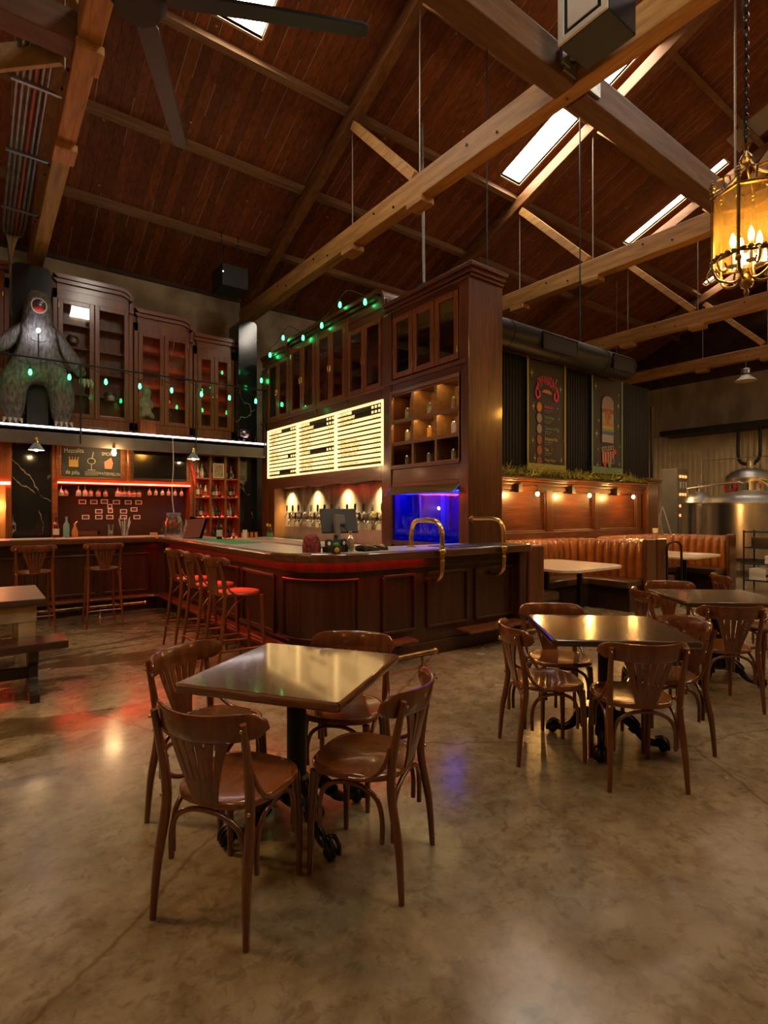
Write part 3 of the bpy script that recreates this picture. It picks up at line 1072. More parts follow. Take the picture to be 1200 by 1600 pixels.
def disc(face, u, v, w, ru, rv, n=18, a0=0, a1=360):
    P = [(u + ru * math.cos(R(a0 + (a1 - a0) * k / n)), v + rv * math.sin(R(a0 + (a1 - a0) * k / n))) for k in range(n)]
    mb = MB()
    k = len(P)
    mb.add([face.p(a, b, w) for a, b in P] + [face.p(a, b, w + .003) for a, b in P], [tuple(range(k)), tuple(range(k, 2 * k))[::-1]] + [(i, (i + 1) % k, k + (i + 1) % k, k + i) for i in range(k)])
    return mb


def stars(face, spots, w, t, m):
    mb = MB()
    for u, v, r in spots:
        P = []
        for k in range(8):
            q = r if k % 2 == 0 else r * .28
            q *= (1.35 if k % 4 == 2 else 1)
            P.append((u + q * math.cos(PI * k / 4), v + q * math.sin(PI * k / 4)))
        mb.add([face.p(a, b, w) for a, b in P] + [face.p(a, b, w + .003) for a, b in P], [tuple(range(8)), tuple(range(8, 16))[::-1]] + [(i, (i + 1) % 8, 8 + (i + 1) % 8, 8 + i) for i in range(8)])
    return mb.build('star_print', m, t)


b1 = banner(7.40, 8.47, 2.2, 4.12, m_yel, 'dark food menu banner edged yellow-green with a pink heading')
stars(F, [(7.52, 3.86, .06), (8.32, 3.68, .05), (7.56, 3.3, .05), (7.55, 2.72, .04), (7.6, 2.42, .05), (8.34, 2.42, .04), (8.2, 3.82, .03)], .026, b1, m_yel)
for k, ch in enumerate('EMPANADAS'):          # arched heading, the end letters drawn out downwards
    x = (k - 4) / 4
    o = F.text(ch, .2, 7.93 + x * .245, 3.70 - .10 * abs(x) ** 2, .028, m_pink, b1, 'CENTER')
    o.scale = (.45, 1.15 + .25 * abs(x), 1)
for s in (-1, 1):
    mb = MB()
    mb.tube(smooth_path([F.p(7.93 + s * .26, 3.68, .03), F.p(7.93 + s * .31, 3.55, .03), F.p(7.93 + s * .27, 3.45, .03), F.p(7.93 + s * .2, 3.5, .03), F.p(7.93 + s * .22, 3.58, .03)], 5), .017, 6)
    mb.build('heading_scroll', m_pink, b1)
disc(F, 7.93, 3.55, .026, .14, .07, 16, 0, 180).build('pastry_picture', m_org, b1)
items = [('Beefsteak', m_pink, m_org), ('Pork Roast', m_grn, m_gry), ('Caprese con Egg', m_grn, m_gry), ('Bolognesa Feta', m_yel, m_cop), ('Papa', m_yel, m_cop), ('Fuego Negro', m_yel, m_cop)]
for k, (s, mt, mp_) in enumerate(items):
    v = 3.30 - k * .185
    disc(F, 7.72, v, .026, .068, .082).build('dish_picture', mp_, b1)
    o = F.text(s, .085, 7.87, v + .0, .028, mt, b1)
    o.scale = (.7, 1, 1)
    o = F.text('filled and baked\nhouse salsa', .032, 7.87, v - .045, .028, m_gry, b1)
    stars(F, [(7.9 + .034 * len(s) + .03, v + .03, .025)], .028, b1, m_red if k > 2 else m_yel)

b2 = banner(9.29, 10.36, 2.24, 4.10, m_grn, 'dark banner edged pale green with a tall printed drink can')
stars(F, [(9.42, 3.9, .06), (10.2, 3.6, .05), (10.2, 3.2, .045), (9.45, 3.0, .06), (9.52, 3.25, .03), (10.26, 2.8, .03), (9.5, 2.7, .03), (10.24, 2.45, .045), (9.48, 2.4, .05), (10.22, 3.82, .03)], .026, b2, m_yel)
mb = MB()
F.box(mb, 9.63, 10.03, 2.85, 3.62, .026, .03)
mb.build('can_picture', m_sil, b2)
disc(F, 9.83, 3.62, .030, .2, .13).build('can_lid_picture', m_gry, b2)
for v0, v1, mm in ((3.0, 3.06, m_blu), (3.06, 3.11, m_grn), (3.11, 3.17, m_yel), (3.17, 3.22, m_org), (3.42, 3.5, m_cop)):
    mb = MB()
    F.box(mb, 9.63, 10.03, v0, v1, .030, .034)
    mb.build('colour_band', mm, b2)
mb = MB()
for s in (-1, 0, 1):
    mb.tube([F.p(9.83, 3.22, .036), F.p(9.83 + s * .09, 3.4, .036)], .018, 6)
mb.ball(F.p(9.83, 3.42, .034), .05, .01, .05, 8, 6)
mb.build('dancer_picture', m_org, b2)
F.text('TODO', .13, 9.83, 3.30, .037, m_wht, b2, 'CENTER')
o = F.text('ESTUDIO', .13, 9.62, 2.66, .030, m_wht, b2)
o.rotation_euler = (R(90), R(-8), 0)
o.scale = (.8, 1, 1)
mb = MB()
for k in range(5):
    F.box(mb, 9.64 + k * .085, 9.70 + k * .085, 2.44, 2.66 + k * .008, .028, .032)
mb.build('striped_letters', simple('salmon_print', (.45, .2, .15), .6), b2)
for u, v, mm in ((9.72, 2.42, m_red), (9.88, 2.42, m_grn), (10.02, 2.5, m_blu), (10.06, 2.68, m_red)):
    disc(F, u, v, .034, .055, .05).build('splash_print', mm, b2)

# panelling under the banners
pn = thing('wainscot_panelling', 'varnished dark wood panelling with a ledge behind the booths', 'panelling', (8.6, 5.85, 0))
G = Wall('Y', 5.86)
mb = MB()
G.box(mb, 5.3, 11.0, .9, 2.0, -.10, 0)
mb.build('back_board', M['mahog_x'], pn)
xs = [5.0, 6.44, 7.89, 9.34, 10.82]
for x in xs[1:]:
    mb = MB()
    G.box(mb, x - .085, x + .085, .9, 2.0, 0, .05)
    mb.build('stile', M['mahog_z'], pn, bevel=.006)
for v0, v1 in ((1.86, 2.0), (.95, 1.16)):
    mb = MB()
    G.box(mb, 5.3, 11.0, v0, v1, 0, .052)
    mb.build('rail', M['mahog_x'], pn, bevel=.006)
for a, b in zip(xs[:-1], xs[1:]):
    mb = MB()
    G.frame(mb, max(a + .085, 5.3), b - .085, 1.16, 1.86, .03, 0, .03)
    mb.build('panel_moulding', M['mahog_x'], pn, bevel=.008)
mb = MB()
G.box(mb, 5.3, 11.08, 2.0, 2.03, -.12, .13)
G.box(mb, 5.3, 11.05, 1.95, 2.0, 0, .09)
G.box(mb, 5.3, 11.1, 2.03, 2.07, -.12, .17)
mb.build('ledge', M['mahog_x'], pn, bevel=.008)
mb = MB()
mb.box(11.0, 11.42, 5.72, 5.93, 0, 2.1)
mb.box(10.97, 11.45, 5.68, 5.93, 2.1, 2.14)
mb.box(10.94, 11.48, 5.65, 5.93, 2.14, 2.19)
tag(mb.build('pilaster', M['mahog_z'], bevel=.006), 'dark wood pilaster closing the panelling behind the second booth', 'pilaster')

for k, (x, lab) in enumerate(((5.72, 'bare bulb wall lamp on the panelling, hidden beside the tall cabinet'),
                              (7.16, 'bare bulb wall lamp on the panelling left of its neighbours, starburst bright'),
                              (8.6, 'bare bulb wall lamp on the panelling, middle of the visible three'),
                              (10.05, 'bare bulb wall lamp on the panelling, nearest its far end'))):
    t = thing('wall_lamp', lab, 'wall lamp', (x, 5.8, 1.9), group='bare bulb lamps on the panelling')
    MB().box(x - .2, x - .1, 5.72, 5.806, 1.82, 1.95).build('wall_box', M['matte_black'], t, bevel=.006)
    MB().tube(smooth_path([(x - .12, 5.74, 1.92), (x - .02, 5.62, 1.93), (x, 5.52, 1.915), (x, 5.51, 1.86)], 5), .01, 8).build('arm', M['old_brass'], t, smooth=60)
    MB().lathe([(0, 1.87), (.02, 1.865), (.022, 1.82), (0, 1.815)], 12, (x, 5.51, 0)).build('lamp_holder', M['old_brass'], t, smooth=40)
    MB().lathe([(0, 1.755), (.018, 1.76), (.028, 1.78), (.026, 1.80), (.014, 1.818), (0, 1.82)], 12, (x, 5.51, 0)).build('bulb', M['bulb'], t, smooth=60)

# pine garland on the ledge
gv, gf = [], []
for k in range(5200):
    x = random.uniform(5.6, 11.25)
    c = Vector((x, 5.80 + random.gauss(0, .05), 2.08 + abs(random.gauss(.045, .045)) * (1.1 if x < 10.6 else .6)))
    dr = Vector((random.uniform(-1, 1), random.uniform(-1, .5), random.uniform(-.35, .8))).normalized()
    l, wd = random.uniform(.05, .12), .006
    sd = dr.cross(Vector((.3, .2, 1))).normalized() * wd
    c.z = max(c.z, 2.08)
    e = c + dr * l
    e.z = max(e.z, 2.075)
    e.y = min(e.y, 5.92)
    c.y = min(c.y, 5.9)
    n = len(gv)
    gv += [c - sd, c + sd, e]
    gf.append((n, n + 1, n + 2))
mb = MB().add(gv, gf)
mb.tube([(5.6, 5.8, 2.09), (7, 5.8, 2.095), (9, 5.8, 2.09), (11.2, 5.8, 2.09)], .015, 6)
tag(mb.build('pine_garland', M['green_stuff']), 'green pine garland laid along the ledge under the banners', 'garland')

# ---- booths
def booth(x0, x1, yf, lab):
    yb, r = 5.52, .55
    path = [(x0, yf + (yb - r - yf) * k / 24) for k in range(24)] + arc((x0 + r, yb - r), r, 180, 90, 18)[:-1]
    path += [(x0 + r + (x1 - x0 - 2 * r) * k / 30, yb) for k in range(30)] + arc((x1 - r, yb - r), r, 90, 0, 18)[:-1]
    path += [(x1, yb - r - (yb - r - yf) * k / 24) for k in range(25)]
    # resample evenly, several points per channel
    P = [Vector((a, b, 0)) for a, b in path]
    ln_ = [0]
    for a, b in zip(P, P[1:]):
        ln_.append(ln_[-1] + (b - a).length)
    nch = int(ln_[-1] / .135)
    n = nch * 6
    Q, j = [], 0
    for i in range(n + 1):
        s = ln_[-1] * i / n
        while j < len(P) - 2 and ln_[j + 1] < s:
            j += 1
        t = (s - ln_[j]) / max(ln_[j + 1] - ln_[j], 1e-9)
        Q.append(P[j].lerp(P[j + 1], t))
    nor = []
    for i in range(n + 1):
        d = (Q[min(i + 1, n)] - Q[max(i - 1, 0)]).normalized()
        nor.append(Vector((d.y, -d.x, 0)))         # into the booth
    t = thing('booth_sofa', lab, 'booth', ((x0 + x1) / 2, (yf + yb) / 2, 0), group='leather booths')
    vs, fs = [], []
    for i in range(n + 1):
        b = abs(math.sin(PI * i / 6)) ** .55
        prof = [(.01 + .045 * b, .42), (.015 + .05 * b, .6), (.01 + .05 * b, .8), (-.01 + .05 * b, .96), (-.04 + .042 * b, 1.03 + .012 * b), (-.09, 1.055 + .01 * b), (-.15, 1.045), (-.19, 1.0), (-.19, .0), (0, 0)]
        m = len(prof)
        vs += [tuple(Q[i] + nor[i] * a + Vector((0, 0, z))) for a, z in prof]
    for i in range(n):
        for k in range(m):
            l = (k + 1) % m
            fs.append((i * m + k, i * m + l, (i + 1) * m + l, (i + 1) * m + k))
    fs += [tuple(range(m)), tuple(range(n * m, n * m + m))[::-1]]
    MB().add(vs, fs).build('channelled_backrest', M['leather'], t, smooth=50)
    A = [(Q[i] + nor[i] * .02) for i in range(0, n + 1, 3)]
    B = [(Q[i] + nor[i] * .48) for i in range(0, n + 1, 3)]
    C = [(Q[i] + nor[i] * .43) for i in range(0, n + 1, 3)]
    # keep the inner corner from folding over
    MB().strip([tuple(p)[:2] for p in A], [tuple(p)[:2] for p in B], .35, .46).build('seat_cushion', M['leather_dk'], t, bevel=.02)
    MB().strip([tuple(p)[:2] for p in A], [tuple(p)[:2] for p in C], 0, .35).build('seat_base', M['darkwood'], t)
    for x, s in ((x0, -1), (x1, 1)):
        MB().box(x - s * .075, x + s * .245, yf - .07, yf, 0, 1.09).build('end_panel', M['mahog_z'], t, bevel=.03, seg=4)
    return t


booth(5.62, 8.24, 4.34, 'tan leather channelled booth next to the bar, around the nearer white table')
booth(8.74, 11.22, 4.34, 'tan leather channelled booth farther along, around the second white table')


def booth_table(cx, cy, lab):
    t = thing('booth_table', lab, 'table', (cx, cy, 0), group='white booth tables')
    h, r = .66, .2
    P = arc((h - r, h - r), r, 0, 90, 6) + arc((-h + r, h - r), r, 90, 180, 6) + arc((-h + r, -h + r), r, 180, 270, 6) + arc((h - r, -h + r), r, 270, 360, 6)
    out = []                                       # sides bow outwards slightly
    for x, y in P:
        out.append((cx + x * (1 + .06 * (1 - (y / h) ** 2)), cy + .95 * y * (1 + .06 * (1 - (x / h) ** 2))))
    MB().prism(out, .715, .755).build('table_top', M['white_top'], t, bevel=.008)
    for dx in (-.3, .3):
        MB().tube([(cx + dx, cy - .12 * (dx > 0), 0.01), (cx + dx, cy - .12 * (dx > 0), .716)], .038, 12).build('leg', M['black'], t, smooth=40)
        MB().box(cx + dx - .16, cx + dx + .16, cy - .3, cy + .22, 0, .02).build('foot_plate', M['black'], t, bevel=.006)
    return t


booth_table(6.66, 4.74, 'white table with rounded corners inside the nearer booth')
booth_table(9.95, 4.78, 'white table with rounded corners inside the farther booth')
tag(MB().box(9.95, 10.4, 4.3, 4.6, .755, .762).build('menu_card', M['white']), 'white menu sheet lying on the farther booth table', 'menu')
tag(MB().lathe([(0, .756), (.05, .756), (.06, .77), (.03, .80), (0, .805)], 12, (9.8, 4.9, 0)).build('condiment_dish', M['matte_black'], smooth=40), 'small dark dish on the farther booth table', 'dish')
tag(MB().tube(smooth_path([(8.66, 4.2, 0), (8.66, 4.2, .7), (8.66, 4.2, .95), (8.74, 4.18, 1.02), (8.86, 4.16, 1.03), (8.96, 4.14, .98), (8.98, 4.13, .85), (8.98, 4.13, .0)], 5), .018, 8).build('hoop_rail', M['black'], smooth=60),
    'bent black metal hoop rail standing between the two booths', 'rail')

# ================================================================== TAP WALL AND TALL CABINET (faces -X at X = 4.7)
T = Wall('X', 4.7)


def moulded_cornice(mb, face, u0, u1, v, w0, steps=((0, .05, .03), (.05, .10, .06), (.10, .15, .10))):
    for a, b, w in steps:
        face.box(mb, u0 - (w if face.k == 'Y' else 0), u1 + (w if face.k == 'Y' else 0), v + a, v + b, w0, w)


def shelf_doors(face, parent, u0, u1, v0, v1, n, w=.0, wide=.06, pull=True, shelf=3, flip=False):
    """n glazed doors side by side, each a part with its pane and pull as sub-parts"""
    du = (u1 - u0) / n
    for i in range(n):
        a, b = u0 + i * du + .006, u0 + (i + 1) * du - .006
        mb = MB()
        face.frame(mb, a, b, v0, v1, wide, w, w + .03)
        d = mb.build('door', M['mahogb_z'], parent, bevel=.005)
        mb = MB()
        face.box(mb, a + wide - .005, b - wide + .005, v0 + wide - .005, v1 - wide + .005, w + .012, w + .017)
        mb.build('pane', M['pane'], d)
        if pull:
            right = (i % 2 == 0)
            uu = b - wide / 2 if right else a + wide / 2
            mb = MB()
            vm = (v0 + v1) / 2 - .05
            mb.tube([face.p(uu, vm - .05, w + .03), face.p(uu, vm - .05, w + .055), face.p(uu, vm + .05, w + .055), face.p(uu, vm + .05, w + .03)], .007, 6)
            mb.build('pull', M['brass'], d)
            hb = MB()
            hu = a + .012 if right else b - .012
            for v in (v0 + .12, v1 - .12):
                hb.tube([face.p(hu, v - .04, w + .032), face.p(hu, v + .04, w + .032)], .006, 6)
            hb.build('hinges', M['brass'], d)


# ---- right-hand tall cabinet: glazed doors, can cubbies, aquarium
tc = thing('tall_cabinet', 'tall dark wood end cabinet with can cubbies above a lit aquarium', 'cabinet', (4.95, 5.4, 0))
mb = MB()
mb.box(4.7, 5.25, 4.57, 4.70, 0, 4.30)                                 # end post
mb.box(4.73, 5.25, 6.16, 6.22, 0, 4.30)
mb.box(5.2, 5.25, 4.7, 6.16, 0, 4.30)
T.box(mb, 6.09, 6.27, 0, 4.30, -.02, .035)
T.box(mb, 4.57, 4.74, 0, 4.30, -.02, .04)
mb.build('carcass', M['mahog_z'], tc, bevel=.008)
for q in ((4.70, 6.16, 0, 1.09, -.45, .0), (4.74, 6.09, 1.82, 2.13, -.45, .02), (4.74, 6.09, 3.15, 3.30, -.45, .02), (4.74, 6.09, 4.22, 4.30, -.45, .02),
          (4.62, 6.27, 3.28, 3.33, 0, .06), (4.74, 6.09, 2.09, 2.13, 0, .045)):
    mb = MB()
    T.box(mb, *q)
    mb.build('cross_rail' if q[3] != 1.09 else 'base_panel', M['mahog_y'], tc, bevel=.006)
mb = MB()
for a, b, w in ((4.30, 4.34, .03), (4.34, 4.39, .06), (4.39, 4.44, .10)):
    mb.box(4.7 - w, 5.25, 4.57 - w, 6.24, a, b)
mb.build('cornice', M['mahog_y'], tc, bevel=.01)
mb = MB()
for u in (5.19, 5.65):
    T.box(mb, u - .02, u + .02, 2.13, 3.15, -.30, .01)
for v in (2.44, 2.75):
    T.box(mb, 4.74, 6.09, v, v + .035, -.30, .012)
    T.box(mb, 4.74, 6.09, v - .018, v, -.004, .012)
T.box(mb, 4.74, 6.09, 3.115, 3.15, -.004, .012)
T.frame(mb, 4.70, 6.13, 2.10, 3.19, .05, .0, .04)
T.box(mb, 4.74, 6.09, 2.13, 3.15, -.32, -.30)
mb.build('cubby_shelves', wood('cubby_wood', (.13, .055, .018), (.25, .11, .035), 'Y', .4, .2), tc, bevel=.004)
for v in (3.145, 2.745):
    for u0, u1 in ((4.79, 5.15), (5.23, 5.61), (5.69, 6.05)):
        mb = MB()
        T.box(mb, u0, u1, v - .003, v + .004, -.03, -.012)
        mb.build('light_strip', M['cubby_led'], tc)
shelf_doors(T, tc, 4.76, 6.07, 3.36, 4.21, 3, 0, .075)
mb = MB()
for v in (3.6, 3.85):
    T.box(mb, 4.74, 6.09, v, v + .025, -.4, -.06)
mb.build('shelves', M['mahog_y'], tc)
mb = MB()                                                               # flap propped open over the aquarium
hinge = [T.p(u, 1.86, .02) for u in (4.76, 6.08)]
lip = [T.p(u, 1.735, .13) for u in (4.76, 6.08)]
up = Vector((-.012, 0, .008))
vs = hinge + [lip[1], lip[0]]
vs = [Vector(q) for q in vs] + [Vector(q) + Vector((-.018, 0, -.012)) * -1 for q in vs]
mb.add(vs, [(0, 1, 2, 3), (7, 6, 5, 4), (0, 4, 5, 1), (1, 5, 6, 2), (2, 6, 7, 3), (3, 7, 4, 0)])
mb.build('flap_door', M['mahog_y'], tc, bevel=.004)
mb = MB()
T.frame(mb, 4.70, 6.13, 1.05, 1.90, .055, 0, .03)
mb.build('tank_surround', M['mahog_y'], tc, bevel=.006)
for u in (4.74, 6.1):
    mb = MB().bar(T.p(u, 1.84, .03), T.p(u, 1.72, .14), .012, .012)
    mb.build('flap_stay', M['galv'], tc)

aq = thing('aquarium', 'aquarium glowing deep blue inside the tall cabinet', 'aquarium', (4.92, 5.4, 1.09))
mb = MB()
T.box(mb, 4.76, 6.08, 1.09, 1.80, -.005, .003)
mb.build('front_glass', M['tank_glass'], aq)
mb = MB()
T.box(mb, 4.76, 6.08, 1.09, 1.11, -.44, -.01)
T.box(mb, 4.76, 6.08, 1.09, 1.80, -.44, -.42)
T.box(mb, 4.755, 4.77, 1.09, 1.80, -.44, -.01)
T.box(mb, 6.07, 6.085, 1.09, 1.80, -.44, -.01)
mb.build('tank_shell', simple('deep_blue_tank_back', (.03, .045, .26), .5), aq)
mb = MB()
T.box(mb, 4.85, 6.0, 1.745, 1.775, -.22, -.05)
mb.build('lamp', M['blue_led'], aq)
mb = MB()
T.box(mb, 4.765, 6.075, 1.11, 1.76, -.03, -.028)
mb.build('water', M['water'], aq)
mb = MB()
for k in range(60):
    u = random.uniform(4.85, 6.0)
    w = -random.uniform(.1, .36)
    h = random.uniform(.05, .2)
    mb.tube([T.p(u, 1.12, w), T.p(u + random.uniform(-.03, .03), 1.12 + h * .6, w), T.p(u + random.uniform(-.06, .06), 1.12 + h, w)], [.01, .008, .002], 5)
for k in range(40):
    mb.ball(T.p(random.uniform(4.8, 6.04), 1.13, -random.uniform(.06, .4)), .04, .04, random.uniform(.015, .045), 7, 4)
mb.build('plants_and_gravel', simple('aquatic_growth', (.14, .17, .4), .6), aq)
mb = MB()
mb.tube(smooth_path([T.p(4.92, 1.72, -.1), T.p(5.0, 1.55, -.1), T.p(5.12, 1.3, -.12), T.p(5.17, 1.16, -.12)], 6), .008, 6)
mb.tube([T.p(5.85, 1.72, -.3), T.p(5.85, 1.13, -.3)], .012, 6)
T.box(mb, 5.35, 5.43, 1.2, 1.75, -.38, -.3)
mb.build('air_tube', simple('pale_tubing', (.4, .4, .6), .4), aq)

can_cols = [((.42, .4, .36), (.1, .09, .08), 'grey and black'), ((.6, .58, .52), (.05, .05, .05), 'white and black'), ((.35, .2, .1), (.1, .12, .14), 'bronze and dark'),
            ((.45, .42, .4), (.2, .12, .05), 'silver and brown'), ((.75, .4, .07), (.6, .2, .05), 'orange'), ((.5, .42, .6), (.25, .18, .3), 'lilac'),
            ((.3, .26, .25), (.12, .08, .07), 'dull brown'), ((.4, .4, .5), (.2, .2, .3), 'blue-grey'), ((.5, .5, .46), (.12, .2, .1), 'pale with a green side')]
k = 0
for row, v in enumerate((2.785, 2.475, 2.13)):
    for col, u in enumerate((5.88, 5.42, 4.96)):
        c1, c2, nm = can_cols[k]
        k += 1
        X = 4.79
        t = thing('drink_can', '%s drink can in the %s %s cubby of the tall cabinet' % (nm, ('top', 'middle', 'bottom')[row], ('far', 'centre', 'near')[col]), 'can', (X, u, v), group='drink cans in the cubbies')
        MB().lathe([(0, 0), (.028, 0), (.033, .008), (.033, .142), (.027, .158), (.026, .162), (.024, .158), (0, .157)], 18, (X, u, v)).build('can_body', M['steel'], t, smooth=40)
        m_ = noisy('can_sleeve_print', c1, c2, 16, .35, 0, bump=0)
        MB().lathe([(.0333, .012), (.0337, .012), (.0337, .138), (.0333, .138)], 18, (X, u, v)).build('printed_sleeve', m_, t, smooth=40)

# ---- tap cabinet: upper glazed cupboards with arched crown, lit board, taps
tp = thing('tap_cabinet', 'long dark wood wall unit over the beer taps with arched top and glass doors', 'cabinet', (4.95, 8.3, 0))
U0, U1 = 6.22, 10.45
mb = MB()
T.box(mb, 6.22, 6.34, 0, 4.45, -.45, .02)
for u in (7.27, 8.25, 9.24):
    T.box(mb, u - .045, u + .045, 3.2, 4.55, -.02, .035)
T.box(mb, 9.95, 10.45, 0, 4.4, -.5, .0)
T.box(mb, 10.17, 10.45, 0, 4.4, 0, .03)
mb.build('uprights', M['mahog_z'], tp, bevel=.008)
mb = MB()
T.box(mb, 6.34, 10.2, 3.13, 3.29, -.5, .02)
T.box(mb, 6.22, 10.45, 3.27, 3.31, 0, .06)
T.box(mb, 6.34, 9.95, 1.96, 2.17, -.5, .02)
T.box(mb, 6.34, 10.2, 2.17, 3.13, -.5, -.03)
T.box(mb, 6.22, 10.45, 4.45, 4.56, -.5, .02)
T.box(mb, 6.34, 10.2, 3.29, 4.45, -.5, -.42)
T.box(mb, 6.34, 7.225, 4.32, 4.45, -.03, .012)
T.box(mb, 9.285, 10.17, 4.42, 4.45, -.03, .012)
mb.build('cross_frame', M['mahog_y'], tp, bevel=.006)
# crown: raised middle with rounded shoulders
mb = MB()


def crown(face, mb, u0, u1, v0, v1, r, w0, w1, drop=0):
    prof = [(u0, v0), (u0, v1 - r)] + [(u0 + r - r * math.cos(R(a)), v1 - r + r * math.sin(R(a))) for a in range(15, 91, 15)] + [(u1 - r + r * math.sin(R(a)), v1 - r + r * math.cos(R(a))) for a in range(0, 76, 15)] + [(u1, v1 - r), (u1, v0)]
    n = len(prof)
    inn = [(min(max(u, u0 + drop), u1 - drop), max(v0, v - drop)) for u, v in prof]
    vs = [face.p(u, v, w0) for u, v in prof] + [face.p(u, v, w1) for u, v in prof] + [face.p(u, v, w0) for u, v in inn] + [face.p(u, v, w1) for u, v in inn]
    fs = []
    for i in range(n - 1):
        fs += [(i, i + 1, n + i + 1, n + i), (2 * n + i, 3 * n + i, 3 * n + i + 1, 2 * n + i + 1), (n + i, n + i + 1, 3 * n + i + 1, 3 * n + i), (i, 2 * n + i, 2 * n + i + 1, i + 1)]
    fs += [(0, n, 3 * n, 2 * n), (n - 1, 3 * n - 1, 4 * n - 1, 2 * n - 1)]
    mb.add(vs, fs)


crown(T, mb, 6.24, 9.36, 4.45, 4.74, .2, -.5, .05, .06)
crown(T, mb, 6.30, 9.30, 4.45, 4.66, .16, -.1, .025, .05)
T.box(mb, 9.36, 10.45, 4.56, 4.60, -.5, .04)
T.box(mb, 9.36, 10.45, 4.60, 4.64, -.5, .07)
mb.build('crown_moulding', M['mahog_y'], tp, smooth=40)
mb = MB()
T.box(mb, 6.34, 9.28, 4.45, 4.62, -.08, -.04)
mb.build('crown_panel', M['mahog_y'], tp)
for a, b, top in ((6.34, 7.225, 4.32), (7.315, 8.205, 4.5), (8.295, 9.195, 4.5), (9.285, 10.17, 4.42)):
    shelf_doors(T, tp, a, b, 3.32, top, 2, 0, .06)
mb = MB()
for v in (3.6, 3.9, 4.2):
    T.box(mb, 6.34, 10.2, v, v + .025, -.42, -.05)
mb.build('shelves', M['mahog_y'], tp)
mb = MB()
T.box(mb, 6.34, 9.95, 1.22, 1.96, -.28, -.25)
mb.build('marble_backsplash', M['tap_marble'], tp)
mb = MB()
T.box(mb, 6.34, 9.95, .98, 1.22, -.27, -.235)
mb.build('steel_splash_strip', M['steel_rough'], tp)
m_rev = wood('amber_reveal_wood', (.2, .085, .022), (.32, .15, .045), 'Z', .4, .2)
for q in ((9.94, 9.96), (6.34, 6.36)):
    mb = MB()
    T.box(mb, *q, 1.0, 1.96, -.25, -.01)
    mb.build('reveal_board', m_rev, tp)
# things glimpsed inside the cupboards
for u, v, c, lab in ((6.6, 3.625, (.35, .01, .01), 'red box on a shelf behind the nearest glass door'), (8.0, 3.925, (.28, .012, .012), 'red box on a shelf behind the third pair of glass doors'),
                     (9.55, 3.625, (.3, .012, .012), 'red box on a low shelf behind the far pair of glass doors')):
    mb = MB()
    T.box(mb, u - .16, u + .16, v, v + .17, -.3, -.12)
    tag(mb.build('storage_box', simple('red_box_card', c, .6), bevel=.005), lab, 'box')

# ---- letter board
bd = thing('menu_board', 'lit letter menu board of three columns above the beer taps', 'menu board', (4.68, 8.22, 2.17))
B = Wall('X', 4.70)
mb = MB()
B.box(mb, 6.29, 10.17, 2.17, 3.12, -.03, .005)
mb.build('backing', M['matte_black'], bd)
mb = MB()
B.frame(mb, 6.29, 10.17, 2.17, 3.12, .03, .005, .04)
for u in (7.58, 8.90):
    B.box(mb, u - .035, u + .035, 2.2, 3.09, .005, .038)
mb.build('lit_frame', M['board_glow'], bd)
cols = [(8.94, 10.13), (7.62, 8.86), (6.33, 7.54)]
m_ink = simple('brown_letters', (.05, .022, .005), .8)
m_bar = simple('dark_rail', (.045, .028, .012), .6)
names = [['ON DRAFT', 'HOUSE LAGER', 'PILSNER', 'AMBER ALE', '', 'SESSION IPA', 'HAZY PALE', 'DARK LAGER', 'STOUT', '', '', 'RED ALE', 'WHEAT BEER'],
         ['ON DRAFT', 'FROM THE TANK', 'WEST COAST IPA', 'GOLDEN ALE', 'DRY CIDER', 'SOUR CHERRY', 'PORTER', 'HAND PUMP', '', 'OLD ALE MIXED', 'BARLEY WINE', 'SPECIAL BITTER', ''],
         ['SPECIALS', 'HARD SELTZER', 'LIME SELTZER', '', '', '', 'MIXED COCKTAIL', 'MICHELADA SPECIAL', 'SPARKLING WATER', 'GINGER BEER DRY', '', 'HOUSE SODA POP', '']]
black_rows = [{0: (.45, .9), 7: (.68, .98), 11: (.38, .98)}, {0: (.3, .98), 1: (.42, .98), 7: (.32, .98)}, {0: (.33, .98), 1: (.4, .98)}]
NR = 12
for c, (a, b) in enumerate(cols):
    rh = .86 / NR
    mb, mk, mr_ = MB(), MB(), MB()
    for r_ in range(NR):
        v1 = 3.08 - r_ * rh
        v0 = v1 - rh
        br = black_rows[c].get(r_)
        L_, wd = b, b - a                        # reading starts on the viewer's left, at the larger Y
        if br:
            u_hi, u_lo = L_ - wd * br[0], L_ - wd * br[1]
            B.box(mb, u_hi, b, v0 + .010, v1 - .004, .005, .012)
            B.box(mk, u_lo, u_hi, v0 + .010, v1 - .004, .005, .012)
            for q in (.80, .87, .94):            # pale price tiles on the black strip
                B.box(mb, L_ - wd * q - .022, L_ - wd * q + .022, v0 + .02, v1 - .014, .012, .016)
        else:
            B.box(mb, a, b, v0 + .010, v1 - .004, .005, .012)
        B.box(mr_, a, b, v0 - .002, v0 + .019, .005, .024)
    mb.build('lit_strips', M['board_glow'], bd)
    mk.build('black_strips', M['matte_black'], bd)
    mr_.build('letter_rails', m_bar, bd)
    for r_ in range(NR):
        s = names[c][r_]
        v = 3.08 - (r_ + 1) * rh + .023
        if s:
            o = B.text(s, .058, b - .07, v, .014, m_ink, bd)
            o.scale = (1.05, 1, 1)
            if r_ not in black_rows[c]:
                B.text('8  16  %d' % (5 + (r_ * 3) % 7), .045, a + .06, v, .014, m_ink, bd, 'RIGHT')

